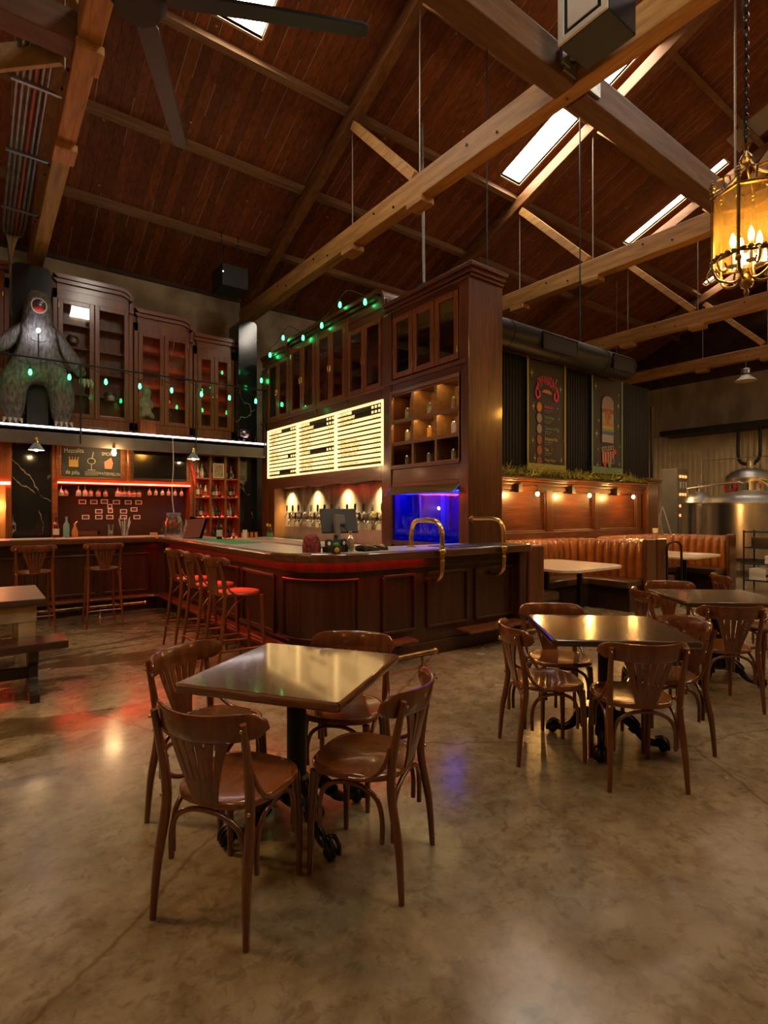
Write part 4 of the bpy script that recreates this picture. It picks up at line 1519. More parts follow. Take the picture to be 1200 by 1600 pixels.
# ---- taps
def make_tap(u, v, lab, m_body, grp):
    t = thing('beer_tap', lab, 'tap', (4.95, u, v), group=grp)
    MB().lathe([(0, 0), (.032, 0), (.032, .008), (.016, .012), (.014, .09), (.02, .095), (.02, .105), (0, .106)], 12,
               M=Matrix.Translation((4.95, u, v)) @ Matrix.Rotation(R(-90), 4, 'Y')).build('shank', m_body, t, smooth=40)
    MB().tube([(4.86, u, v + .025), (4.845, u, v), (4.825, u, v - .03), (4.82, u, v - .085)], [.017, .019, .015, .009], 10).build('spout', m_body, t, smooth=50)
    MB().lathe([(0, .02), (.008, .02), (.009, .04), (.017, .06), (.02, .12), (.015, .155), (0, .16)], 10, (4.852, u, v)).build('tap_handle', M['matte_black'], t, smooth=40)
    return t


n_up = 14
proto = None
for row, (v, n, off) in enumerate(((1.475, 14, 0), (1.335, 13, .12))):
    for k in range(n):
        u = 9.69 - .2405 * k - off
        gold = row == 0 and k == 12
        if gold:
            make_tap(u, v, 'brass beer tap among the chrome ones, near end of the upper row', M['brass'], None)
            continue
        lab = 'chrome beer tap with black handle in the %s row on the marble backsplash' % ('upper', 'lower')[row]
        grp = 'chrome beer taps, %s row' % ('upper', 'lower')[row]
        if proto is None:
            proto = make_tap(u, v, lab, M['steel'], grp)
        else:
            dup(proto, (4.95, u, v), label=lab, group=grp)
tag(MB().tube([(4.915, 6.45, 1.475), (4.915, 9.8, 1.475)], .011, 8).build('tap_rail', M['steel']), 'thin steel rail joining the upper row of beer taps', 'rail')
for k, u in enumerate((9.66, 8.65, 7.64, 6.66)):
    pos = ('farthest', 'second farthest', 'second nearest', 'nearest')[k]
    t = thing('downlight', 'recessed spotlight above the beer taps, %s of four' % pos, 'downlight', (4.75, u, 1.945), group='spotlights over the taps')
    MB().lathe([(.028, 0), (.045, 0), (.045, .015), (.028, .015)], 16, (4.75, u, 1.945)).build('trim_ring', M['black'], t)
    MB().lathe([(0, .006), (.028, .006), (.028, .012), (0, .012)], 16, (4.75, u, 1.945)).build('lens', M['spot_lens'], t)
    spot_light('tap_spot', (4.73, u, 1.935), 95, (1, .74, .38), (0, R(-30), 0), 100, 1.0, .03)

# ---- counter under the taps
tcn = thing('tap_counter', 'pale-edged working counter under the beer taps', 'counter', (4.35, 7.6, 0))
MB().box(4.02, 4.7, 4.85, 10.3, .94, 1.0).build('counter_top', M['stone'], tcn, bevel=.006)
MB().box(4.1, 4.68, 4.9, 10.3, 0, .94).build('cabinet_body', M['bar_wood'], tcn)

# ================================================================== BACK WALL UNITS (face -Y)
YB = 10.95
BW = Wall('Y', YB)


def pilaster(u0, u1, v1, y, lab):
    w = Wall('Y', y)
    mb = MB()
    r = .09
    prof = [(u0, 0), (u0, v1 - r)] + [(u0 + r - r * math.cos(R(a)), v1 - r + r * math.sin(R(a))) for a in range(15, 91, 15)] + [(u1 - r + r * math.sin(R(a)), v1 - r + r * math.cos(R(a))) for a in range(0, 76, 15)] + [(u1, v1 - r), (u1, 0)]
    n = len(prof)
    mb.add([(u, y, v) for u, v in prof] + [(u, 11.25, v) for u, v in prof], [tuple(range(n)), tuple(range(n, 2 * n))[::-1]] + [(i, (i + 1) % n, n + (i + 1) % n, n + i) for i in range(n)])
    return tag(mb.build('marble_pilaster', M['marble'], bevel=.004), lab, 'pilaster', 'black marble pilasters')


pilaster(.45, 1.0, 5.62, 10.80, 'black veined marble pilaster behind the grey monster figure')
pilaster(4.28, 4.68, 5.45, 10.72, 'black veined marble pilaster in the corner by the tap wall')


def upper_cabinet(u0, u1, top, base, round_left, round_right, lab, panes):
    t = thing('wall_cabinet', lab, 'cabinet', ((u0 + u1) / 2, 11.05, base), group='glass-doored cabinets over the back bar')
    mb = MB()
    BW.box(mb, u0, u1, base, top - .25, -.24, -.22)
    BW.box(mb, u0, u0 + .07, base, top - .25, -.22, .02)
    BW.box(mb, u1 - .07, u1, base, top - .25, -.22, .02)
    BW.box(mb, u0, u1, base, base + .16, -.22, .02)
    BW.box(mb, u0, u1, top - .42, top - .25, -.22, .02)
    mb.build('carcass', M['mahogb_z'], t, bevel=.006)
    mb = MB()
    r = .22
    for dv, w0, w1, th in ((0, -.22, .07, .07), (-.08, -.1, .04, .06)):
        v1 = top + dv
        prof = [(u0, v1)] if not round_left else [(u0, v1 - r)] + [(u0 + r - r * math.cos(R(a)), v1 - r + r * math.sin(R(a))) for a in range(15, 91, 15)]
        prof += [(u1, v1)] if not round_right else [(u1 - r + r * math.sin(R(a)), v1 - r + r * math.cos(R(a))) for a in range(0, 76, 15)] + [(u1, v1 - r)]
        for (a, b), (c, d) in zip(prof, prof[1:]):
            q = [(a, b), (c, d), (min(max(c, u0 + th), u1 - th) if (round_left or round_right) else c, d - th), (min(max(a, u0 + th), u1 - th) if (round_left or round_right) else a, b - th)]
            vs = [BW.p(x, z, w0) for x, z in q] + [BW.p(x, z, w1) for x, z in q]
            mb.add(vs, [(0, 1, 2, 3), (7, 6, 5, 4), (0, 4, 5, 1), (1, 5, 6, 2), (2, 6, 7, 3), (3, 7, 4, 0)])
        if round_right:
            BW.box(mb, u1 - th, u1, top - .45, v1 - r, w0, w1)
        if round_left:
            BW.box(mb, u0, u0 + th, top - .45, v1 - r, w0, w1)
    mb.build('crown_moulding', M['mahogb_x'], t, smooth=35)
    mb = MB()
    BW.box(mb, u0 + .06, u1 - .06, top - .27, top - .1, -.1, 0)
    mb.build('crown_panel', M['mahogb_x'], t)
    shelf_doors(BW, t, u0 + .07, u1 - .07, base + .16, top - .42, panes, 0, .075)
    mb = MB()
    nsh = 4
    for i in range(1, nsh + 1):
        v = base + .16 + (top - .58 - base) * i / (nsh + 1)
        BW.box(mb, u0 + .05, u1 - .05, v, v + .03, -.2, -.03)
    mb.build('shelves', M['mahogb_x'], t)
    if u0 > 2:
        for i in range(1, nsh + 1):
            v = base + .16 + (top - .58 - base) * i / (nsh + 1)
            mb = MB()
            BW.box(mb, u0 + .1, u1 - .1, v + .031, v + .039, -.195, -.175)
            mb.build('light_strip', M['cupboard_led'], t)
    mb = MB()
    BW.box(mb, u0, u1, base - .03, base + .01, -.2, .05)
    mb.build('sill', M['mahogb_x'], t, bevel=.005)
    return t


upper_cabinet(-1.6, .42, 5.62, 3.0, False, False, 'glass-doored wall cabinet left of the grey monster figure', 4)
upper_cabinet(1.04, 2.32, 5.62, 3.0, False, True, 'tallest glass-doored wall cabinet, right of the grey monster figure', 2)
upper_cabinet(2.34, 3.42, 5.30, 3.0, False, True, 'middle-height glass-doored wall cabinet behind the small statuette', 2)
upper_cabinet(3.44, 4.27, 5.06, 3.0, False, False, 'lowest glass-doored wall cabinet beside the corner marble pilaster', 2)
for u, v, r1, lab in ((1.35, 4.49, .09, 'old machine part on the upper shelf of the tallest wall cabinet'), (1.95, 3.53, .11, 'grey pot behind the right door of the tallest wall cabinet'), (2.98, 3.62, .07, 'small brass pot on a shelf of the middle wall cabinet')):
    tag(MB().lathe([(0, 0), (r1, 0), (r1 * 1.15, r1 * .7), (r1 * .8, r1 * 1.3), (r1 * .85, r1 * 1.4), (0, r1 * 1.35)], 14, (u, 11.05, v)).build('pot', M['steel_rough'] if r1 != .07 else M['brass'], smooth=40), lab, 'pot')

sp = thing('loudspeaker', 'black loudspeaker box high in the corner under the roof', 'loudspeaker', (4.12, 10.8, 5.98))
MB().box(3.86, 4.4, 10.5, 11.1, 5.98, 6.42).build('cabinet_box', M['matte_black'], sp, bevel=.015)
MB().ball((3.875, 10.495, 6.24), .012, .008, .012, 8, 6).build('indicator_light', M['white_led'], sp)
for x in (3.95, 4.3):
    MB().tube([(x, 10.8, 6.4), (x, 10.8, roof(10.8) + .02)], .012, 6).build('hanger_rod', M['black'], sp)

# ---- balcony
bl = thing('balcony', 'narrow balcony ledge over the back bar with a lit front edge', 'balcony', (1.3, 10.5, 2.6))
MB().box(-3.2, 4.64, 10.2, 10.98, 2.78, 2.86).build('deck', M['darkwood'], bl)
MB().box(-3.2, 4.64, 10.2, 10.26, 2.58, 2.83).build('fascia', noisy('dark_grey_fascia', (.07, .062, .055), (.10, .09, .08), 4, .5, bump=0), bl, bevel=.006)
tag(MB().box(-3.2, 4.64, 10.185, 10.2, 2.845, 2.872).build('led_strip', M['white_led']), 'bright white light strip along the balcony edge', 'light strip')
rl = thing('balcony_railing', 'thin black pipe railing along the balcony', 'railing', (1.3, 10.17, 2.6))
MB().tube([(-3.2, 10.17, 3.93), (4.66, 10.17, 3.93)], .016, 8).build('top_rail', M['black'], rl, smooth=60)
for x in (-2.4, -.55, 1.36, 3.24, 4.6):
    MB().tube([(x, 10.17, 2.62), (x, 10.17, 3.93)], .014, 8).build('post', M['black'], rl, smooth=60)
wp = []
gx = [.66 + .535 * k for k in range(-3, 8)]
for a in gx:
    wp += [(a - .27, 10.15, 3.9), (a - .13, 10.15, 3.845), (a, 10.15, 3.80), (a + .13, 10.15, 3.845)]


def green_bulb(x, y, z, lab, grp):
    t = thing('green_bulb', lab, 'string light', (x, y, z), group=grp)
    MB().lathe([(0, .055), (.013, .055), (.013, .10), (0, .105)], 8, (x, y, z)).build('socket', M['matte_black'], t, smooth=40)
    MB().lathe([(0, -.04), (.018, -.03), (.026, 0), (.02, .035), (.012, .055), (0, .056)], 10, (x, y, z)).build('glass_bulb', M['green_bulb'], t, smooth=60)
    return t


cord = MB().tube(smooth_path(wp, 2), .006, 5)
tag(cord.build('string_light_cord', M['matte_black']), 'dark cord of green lights looped along the balcony railing', 'cord')
g0 = None
for a in gx:
    lab = 'glowing green bulb hung along the balcony railing'
    if g0 is None:
        g0 = green_bulb(a, 10.15, 3.68, lab, 'green bulbs along the balcony railing')
    else:
        dup(g0, (a, 10.15, 3.68))
cw = []
tow = [(10.32, 4.15), (9.91, 4.57), (9.34, 4.76), (8.56, 4.56), (7.91, 4.6), (7.34, 4.77), (6.64, 4.60)]
for u, v in tow:
    dup(g0, (4.60, u, v), label='glowing green bulb draped over the crown of the tap wall unit', group='green bulbs over the tap wall unit')
    cw += [(4.60, u + .02, v + .11), (4.60, u - .25, v + .16)]
tag(MB().tube(smooth_path(cw[:-1], 4), .006, 5).build('string_light_cord', M['matte_black']), 'dark cord of green lights draped over the crown of the tap wall unit', 'cord')

for k, (x, lit, lab) in enumerate(((.74, 1, 'blue-grey cone lamp hung from the balcony in front of the marble pilaster'),
                                   (1.85, 2, 'bare glowing bulb hung from the balcony above the chalkboard'),
                                   (3.18, 1, 'blue-grey cone lamp hung from the balcony beside the bottle shelves'),
                                   (-.6, 1, 'blue-grey cone lamp hung from the balcony beyond the left edge'))):
    t = thing('hanging_lamp', lab, 'hanging lamp', (x, 10.12, 2.45), group='lamps under the balcony edge')
    MB().tube([(x, 10.23, 2.60), (x, 10.225, 2.565), (x, 10.15, 2.60), (x, 10.12, 2.66)], .01, 6).build('bracket', M['old_brass'], t)
    MB().lathe([(0, .24), (.022, .24), (.026, .2), (.026, .16), (.018, .14), (0, .14)], 12, (x, 10.12, 2.43)).build('lamp_holder', M['brass'], t, smooth=40)
    if lit == 1:
        MB().lathe([(.02, .16), (.04, .15), (.115, .04), (.11, .04), (.035, .14), (.02, .15)], 18, (x, 10.12, 2.43)).build('cone_shade', simple('blue_grey_shade', (.12, .16, .19), .4), t, smooth=50)
    MB().lathe([(0, .02), (.02, .03), (.034, .065), (.03, .1), (.015, .145), (0, .15)], 12, (x, 10.12, 2.43)).build('bulb', M['bulb2'], t, smooth=60)

# ---- grey monster figure
def skinned(name, joints, links, mat, parent, root=0, sub=2):
    me = bpy.data.meshes.new(name)
    off = Vector(parent.location) if parent else Vector((0, 0, 0))
    me.from_pydata([Vector(j[:3]) - off for j in joints], links, [])
    o = bpy.data.objects.new(name, me)
    COL.objects.link(o)
    if parent:
        o.parent = parent
    sk = o.modifiers.new('skin', 'SKIN')
    sk.use_smooth_shade = True
    for i, j in enumerate(joints):
        d = me.skin_vertices[0].data[i]
        d.radius = (j[3], j[4] if len(j) > 4 else j[3])
        d.use_root = i == root
    ss = o.modifiers.new('sub', 'SUBSURF')
    ss.levels = ss.render_levels = sub
    me.materials.append(mat)
    return o


mo = thing('monster_figure', 'big grey shaggy monster figure with open red mouth standing on the balcony', 'figure', (.79, 10.5, 2.86))
J = [(.79, 10.52, 3.84, .27, .22), (.79, 10.5, 4.08, .34, .26), (.79, 10.52, 4.36, .26, .19), (.79, 10.5, 4.58, .195, .16), (.79, 10.48, 4.78, .225, .19), (.79, 10.47, 4.98, .19, .18), (.79, 10.47, 5.10, .12, .12),
     (.53, 10.52, 3.72, .25, .2), (.43, 10.47, 3.5, .25, .22), (.45, 10.48, 3.18, .21, .19), (.45, 10.47, 2.98, .16, .12), (.44, 10.34, 2.94, .13, .07),
     (1.05, 10.52, 3.72, .25, .2), (1.14, 10.47, 3.5, .25, .22), (1.12, 10.48, 3.18, .21, .19), (1.12, 10.47, 2.98, .16, .12), (1.13, 10.34, 2.94, .13, .07),
     (.55, 10.5, 4.42, .13), (.33, 10.42, 4.15, .12), (.12, 10.36, 4.02, .1), (-.02, 10.32, 4.02, .09),
     (1.03, 10.5, 4.42, .13), (1.22, 10.44, 4.12, .12), (1.36, 10.38, 3.88, .1), (1.43, 10.36, 3.76, .085)]
E_ = [(0, 1), (1, 2), (2, 3), (3, 4), (4, 5), (5, 6), (0, 7), (7, 8), (8, 9), (9, 10), (10, 11), (0, 12), (12, 13), (13, 14), (14, 15), (15, 16), (2, 17), (17, 18), (18, 19), (19, 20), (2, 21), (21, 22), (22, 23), (23, 24)]
skinned('body', J, E_, M['fur'], mo)
MB().tube([(.785 + .105 * math.cos(R(a)), 10.275 - .012 * math.cos(R(2 * a)), 4.80 + .115 * math.sin(R(a))) for a in range(0, 360, 20)], .013, 8, True).build('lip_ring', simple('pale_mouth_rim', (.42, .34, .27), .7), mo, smooth=60)
MB().ball((.785, 10.30, 4.80), .1, .03, .11, 16, 10).build('mouth_cavity', simple('mouth_black', (.02, .004, .006), .3, coat=.6), mo, smooth=60)
MB().ball((.785, 10.275, 4.745), .075, .03, .045, 14, 8).build('tongue', M['tongue'], mo, smooth=60)
mb = MB()
for s, x0_, y0_, z0_ in ((-1, -.05, 10.24, 4.0), (1, 1.46, 10.29, 3.68)):
    for k in range(4):
        x = x0_ + (k - 1.5) * .045
        mb.tube([(x, y0_ + .05, z0_ + .04), (x + .012 * (k - 1.5), y0_ - .01, z0_ - .03), (x + .01 * (k - 1.5), y0_ + .0, z0_ - .10)], [.028, .026, .006], 8)
for fx_ in (.44, 1.13):
    for k in range(4):
        mb.tube([(fx_ + (k - 1.5) * .07, 10.26, 2.96), (fx_ + (k - 1.5) * .08, 10.225, 2.895)], [.03, .008], 8)
mb.build('claws', M['claw'], mo, smooth=60)
tag(MB().box(.64, .94, 10.56, 10.76, 2.86, 3.62).build('prop_block', M['matte_black']), 'dark block standing between the legs of the grey monster figure', 'block')
cl = thing('spot_lamp', 'tiny bright white lamp on a thin stem in front of the grey monster figure', 'lamp', (.77, 10.16, 3.93))
MB().tube([(.77, 10.165, 3.94), (.77, 10.16, 4.33)], .009, 6).build('stem', M['matte_black'], cl)
MB().tube(smooth_path([(.67, 10.14, 4.22), (.72, 10.14, 4.19), (.82, 10.14, 4.19), (.87, 10.14, 4.22)], 4), .008, 6).build('cross_arm', M['matte_black'], cl)
MB().ball((.77, 10.16, 4.365), .026, .026, .03, 12, 8).build('bulb', M['chest'], cl, smooth=60)

fg = thing('statuette', 'small greenish seated creature statuette on a wooden plinth on the balcony', 'statuette', (2.42, 10.38, 2.86))
MB().box(2.30, 2.56, 10.27, 10.5, 2.86, 3.12).build('plinth', M['mahogb_z'], fg, bevel=.006)
J = [(2.42, 10.4, 3.24, .10, .09), (2.42, 10.4, 3.42, .10, .09), (2.42, 10.4, 3.55, .06), (2.43, 10.37, 3.66, .075), (2.46, 10.31, 3.64, .04), (2.34, 10.36, 3.24, .05), (2.34, 10.3, 3.17, .05), (2.51, 10.36, 3.24, .05), (2.51, 10.3, 3.17, .05),
     (2.33, 10.37, 3.45, .035), (2.34, 10.32, 3.35, .03), (2.51, 10.37, 3.45, .035), (2.5, 10.32, 3.35, .03), (2.39, 10.38, 3.76, .02), (2.47, 10.38, 3.76, .02)]
skinned('carved_body', J, [(0, 1), (1, 2), (2, 3), (3, 4), (0, 5), (5, 6), (0, 7), (7, 8), (1, 9), (9, 10), (1, 11), (11, 12), (3, 13), (3, 14)], noisy('greenish_stone', (.10, .085, .045), (.2, .18, .10), 12, .7), fg)
tag(MB().lathe([(0, 0), (.07, 0), (.03, .05), (.04, .06)] + [(.125 * math.sin(R(a)), .18 - .125 * math.cos(R(a))) for a in range(20, 180, 15)] + [(0, .305)], 18, (4.27, 10.42, 2.86)).build('mirror_ball', noisy('purple_chrome', (.5, .4, .55), (.3, .2, .35), 20, .15, 1.0, bump=.3), smooth=50),
    'purplish chrome ball on the balcony beside the corner pilaster', 'ball')

# ================================================================== BACK BAR BELOW THE BALCONY
nb = thing('back_bar_unit', 'dark wood back bar unit framing the red-lit mirror niche', 'cabinet', (2.2, 10.8, 0))
H = Wall('Y', 10.62)
mb = MB()
H.box(mb, 1.0, 3.33, 2.0, 2.78, -.33, 0)
H.box(mb, 1.0, 1.08, .95, 2.0, -.33, 0)
H.box(mb, 3.27, 3.33, .95, 2.0, -.33, 0)
mb.build('header_panel', M['mahogb_x'], nb, bevel=.006)
mb = MB()
for a, b in ((1.06, 2.12), (2.16, 3.3)):
    H.frame(mb, a, b, 2.05, 2.74, .05, 0, .025)
mb.build('panel_mouldings', M['mahogb_x'], nb, bevel=.006)
mb = MB()
BW.box(mb, 1.08, 3.27, 1.0, 2.0, -.04, .0)
mb.build('mirror', simple('dark_mirror', (.07, .032, .024), .18, .35), nb)
MB().box(-2, 4.28, 10.35, 10.95, .9, .95).build('back_counter', M['darkwood'], nb, bevel=.006)
MB().box(-2, 4.28, 10.42, 10.95, 0, .9).build('base_cupboard', M['bar_wood'], nb)
mb = MB()
for y in (10.66, 10.78, 10.9):
    mb.box(1.08, 3.27, y - .01, y + .01, 1.975, 1.995)
mb.build('glass_rack', M['mahogb_x'], nb)
tag(MB().box(1.08, 3.27, 10.60, 10.622, 1.992, 2.008).build('led_strip', M['red_back']), 'red light strip over the hanging wine glasses', 'light strip')
lb = thing('back_bar_unit', 'warm-lit back bar unit at the far left edge beside the marble pilaster', 'cabinet', (-.6, 10.8, 0))
mb = MB()
H.box(mb, -1.7, .44, 1.98, 2.78, -.33, 0)
H.box(mb, .36, .44, .95, 1.98, -.33, 0)
mb.build('header_panel', M['mahogb_z'], lb, bevel=.006)
mb = MB()
BW.box(mb, -1.7, .36, .95, 1.98, -.04, 0)
mb.build('amber_back_panel', wood('amber_back_wood', (.28, .14, .04), (.42, .22, .07), 'Z', .4, .3), lb)
tag(MB().box(-1.7, .42, 10.6, 10.618, 1.94, 1.985).build('led_strip', M['red_back']), 'red light strip at the far left under the back bar header', 'light strip')
for k, x in enumerate((.24, -.5)):
    t = thing('wall_lamp', ('small warm bulb against the amber panel at the far left', 'small warm bulb beyond the left edge of the picture')[k], 'wall lamp', (x, 10.9, 1.6))
    MB().tube([(x, 10.95, 1.6), (x, 10.85, 1.6)], .012, 6).build('arm', M['old_brass'], t)
    MB().ball((x, 10.83, 1.6), .03, .03, .035, 10, 8).build('bulb', M['bulb2'], t, smooth=60)

cb = thing('chalkboard', 'chalkboard with drawn drinks and lettering above the red-lit niche', 'chalkboard', (1.6, 10.59, 2.1))
mb = MB()
H.box(mb, 1.14, 2.04, 2.1, 2.66, .0, .02)
mb.build('slate', M['chalk_board'], cb)
mb = MB()
H.frame(mb, 1.10, 2.08, 2.07, 2.69, .03, 0, .03)
mb.build('frame', M['mahogb_x'], cb, bevel=.004)
for s, u, v, sz, rot in (('Mezcalita', 1.17, 2.50, .11, 4), ('de piña', 1.19, 2.15, .10, -3), ('SMOKEY', 1.74, 2.49, .085, 0), ('WATERMELON', 1.68, 2.15, .075, -2)):
    o = H.text(s, sz, u, v, .022, M['chalk'], cb)
    o.rotation_euler = (R(90), R(-rot), 0)
    o.scale = (.72, 1, 1)
mb = MB()
H.box(mb, 1.24, 1.38, 2.27, 2.39, .02, .024)
for k in range(4):
    mb.tube([H.p(1.25 + .04 * k, 2.39, .022), H.p(1.245 + .045 * k, 2.44, .022)], .008, 5)
mb.build('yellow_drawing', M['chalk_y'], cb)
mb = MB()
mb.add([H.p(u, v, .022) for u, v in ((1.79, 2.26), (1.90, 2.26), (1.92, 2.36), (1.89, 2.46), (1.83, 2.41), (1.78, 2.38))] + [H.p(u, v, .026) for u, v in ((1.79, 2.26), (1.90, 2.26), (1.92, 2.36), (1.89, 2.46), (1.83, 2.41), (1.78, 2.38))],
       [(0, 1, 2, 3, 4, 5), (11, 10, 9, 8, 7, 6)] + [(i, (i + 1) % 6, 6 + (i + 1) % 6, 6 + i) for i in range(6)])
mb.build('pink_drawing', M['chalk_p'], cb)
mb = MB()
mb.tube([H.p(1.58 + .06 * math.cos(R(a)), 2.38 + .05 * math.sin(R(a)), .023) for a in range(0, 360, 24)], .006, 5, True)
mb.tube([H.p(1.58, 2.33, .023), H.p(1.58, 2.23, .023)], .006, 5)
mb.tube([H.p(1.52, 2.225, .023), H.p(1.64, 2.225, .023)], .006, 5)
mb.tube([H.p(1.59, 2.42, .023), H.p(1.61, 2.54, .023)], .008, 5)
for k in range(3):
    mb.tube([H.p(1.48, 2.19 - .025 * k, .023), H.p(1.68, 2.195 - .025 * k, .023)], .004, 5)
mb.build('glass_drawing', M['chalk'], cb)

tv = thing('television', 'wall-mounted flat television switched off above the niche', 'television', (2.74, 10.58, 2.1))
mb = MB()
H.box(mb, 2.24, 3.2, 2.09, 2.63, .005, .05)
mb.build('housing', M['matte_black'], tv, bevel=.006)
mb = MB()
H.box(mb, 2.26, 3.18, 2.12, 2.61, .05, .054)
mb.build('screen', M['screen'], tv)

# photos pinned on the mirror
for k, (x, z) in enumerate([(1.49, 1.68), (1.67, 1.68), (1.84, 1.69), (2.04, 1.68), (2.24, 1.68), (2.42, 1.68), (1.93, 1.605), (1.94, 1.523), (1.75, 1.512), (1.75, 1.408), (1.54, 1.409), (1.93, 1.407), (2.16, 1.512), (2.16, 1.406), (2.34, 1.548), (2.39, 1.404)]):
    w_, h_ = (.058, .038) if k not in (6, 7) else (.04, .04)
    c_ = [(.10, .02, .015), (.22, .05, .03), (.16, .03, .02)][k % 3]
    t = thing('photo_print', 'small white-bordered photo stuck on the red-lit mirror', 'photo', (x, 10.94, z - h_), group='photos on the red-lit mirror')
    MB().box(x - w_, x + w_, 10.94, 10.944, z - h_, z + h_).build('border', M['white'], t)
    MB().box(x - w_ + .014, x + w_ - .014, 10.937, 10.94, z - h_ + .012, z + h_ - .012).build('image', noisy('dim_photo', c_, (.03, .01, .01), 40, .5, bump=0), t)


# hanging wine glasses
def wine_glass(x, y, z, big, lab, grp):
    t = thing('wine_glass', lab, 'glass', (x, y, z), group=grp)
    s = 1.0 if big else .82
    prof = [(0, .2), (.034, .198), (.034, .194), (.006, .19), (.005, .125), (.012, .115), (.036, .09), (.044, .05), (.040, .0), (.038, .0), (.042, .05), (.034, .088), (.01, .112), (0, .114)]
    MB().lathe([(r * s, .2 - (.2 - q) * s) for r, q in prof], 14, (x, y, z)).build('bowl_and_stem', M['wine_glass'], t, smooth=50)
    return t


w0_ = w1_ = None
for x in (1.14, 1.22, 1.40, 1.5, 1.6, 1.72, 1.84, 2.02, 2.09, 2.15, 2.23, 2.31, 2.4):
    lab, grp = 'upturned wine glass hanging in the red-lit rack under the chalkboard', 'wine glasses on the rack, chalkboard side'
    w0_ = wine_glass(x, 10.72, 1.775, True, lab, grp) if w0_ is None else (dup(w0_, (x, 10.72 + random.choice((0, .1)), 1.775)), w0_)[1]
for x in (2.56, 2.67, 2.79, 2.9, 3.02, 3.14):
    lab, grp = 'short upturned glass hanging in the red-lit rack under the television', 'short glasses on the rack, television side'
    w1_ = wine_glass(x, 10.72, 1.775, False, lab, grp) if w1_ is None else (dup(w1_, (x, 10.72, 1.775)), w1_)[1]

# ---- bottle shelves
bs = thing('bottle_shelf', 'open wooden bottle shelf of three columns beside the corner pilaster', 'shelf', (3.8, 10.8, .95))
mb = MB()
for x in (3.36, 3.67, 3.97, 4.25):
    H.box(mb, x - .022, x + .022, .95, 2.72, -.32, 0)
H.box(mb, 3.34, 4.27, 2.6, 2.78, -.32, .0)
mb.build('uprights', M['mahogb_z'], bs, bevel=.004)
mb = MB()
SH = (.97, 1.40, 1.80, 2.17)
for v in SH:
    H.box(mb, 3.36, 4.25, v - .03, v, -.32, .005)
mb.build('shelf_boards', M['mahogb_x'], bs, bevel=.004)
mb = MB()
H.box(mb, 3.36, 4.25, .95, 2.7, -.33, -.32)
mb.build('back_board', M['mahogb_x'], bs)
for v in SH[:3]:
    mb = MB()
    H.box(mb, 3.40, 4.22, v + .002, v + .012, -.30, -.28)
    mb.build('red_strip', M['red_shelf'], bs)


def bottle(x, y, z, r, h, mg, ml, lab, grp=None, label=True):
    t = thing('bottle', lab, 'bottle', (x, y, z), group=grp)
    MB().lathe([(0, 0), (r, .004), (r, h * .55), (r * .85, h * .64), (r * .36, h * .76), (r * .32, h * .93), (r * .42, h * .94), (r * .42, h), (0, h)], 12, (x, y, z)).build('glass_body', mg, t, smooth=40)
    if label:
        MB().lathe([(r * 1.01, h * .15), (r * 1.03, h * .15), (r * 1.03, h * .45), (r * 1.01, h * .45)], 12, (x, y, z)).build('paper_label', ml, t, smooth=40)
    return t


gl = [simple('green_glass', (.02, .05, .02), .1), simple('brown_glass', (.06, .02, .008), .1), simple('pale_spirit_glass', (.35, .33, .27), .12), simple('red_spirit_glass', (.3, .03, .015), .12), simple('dark_glass', (.012, .012, .013), .1)]
pl_ = [simple('cream_label', (.55, .47, .33), .6), simple('dark_label', (.05, .04, .035), .6), simple('white_label', (.6, .57, .5), .6), simple('red_label', (.35, .04, .03), .6)]
rows = ['lowest', 'second lowest', 'second highest', 'top']
for ci, (a, b) in enumerate(((3.40, 3.64), (3.71, 3.94), (4.0, 4.22))):
    for ri, v in enumerate(SH):
        for j in range(3):
            x = a + .045 + (b - a - .09) * j / 2
            gk, lk_ = random.randrange(5), random.randrange(4)
            h = random.uniform(.22, .32)
            if ri == 3:
                h = min(h, .36)
            bottle(x, 10.72 + random.uniform(-.03, .05), v, random.uniform(.03, .038), h, gl[gk], pl_[lk_],
                   'liquor bottle in the %s row of the %s column of the bottle shelf' % (rows[ri], ('left', 'middle', 'right')[ci]), 'bottles, %s row, %s column' % (rows[ri], ('left', 'middle', 'right')[ci]))
t = thing('picture_frame', 'silver-framed card on the top row of the bottle shelf', 'picture', (3.83, 10.63, 2.17))
mb = MB()
Wall('Y', 10.64).frame(mb, 3.72, 3.94, 2.175, 2.46, .018, 0, .015)
mb.build('frame', M['steel_rough'], t)
MB().box(3.735, 3.925, 10.632, 10.64, 2.19, 2.445).build('card', noisy('brown_card', (.2, .15, .1), (.35, .3, .22), 20, .6, bump=0), t)
ch = thing('chili_string', 'string of shiny red chili peppers hung beside the bottle shelves', 'ornament', (3.3, 10.55, 2.05))
MB().tube([(3.22, 10.58, 2.56), (3.3, 10.55, 2.25), (3.33, 10.55, 2.05)], .005, 5).build('cord', M['green_stuff'], ch)
for k in range(7):
    x, z = 3.22 + .016 * k + .02 * (k % 2), 2.53 - .066 * k
    MB().tube(smooth_path([(x, 10.55, z), (x + .01, 10.53, z - .06), (x + .035, 10.53, z - .13)], 3), [.016] * 3 + [.012] * 2 + [.006] * 2, 8).build('pepper', M['red'], ch, smooth=60)

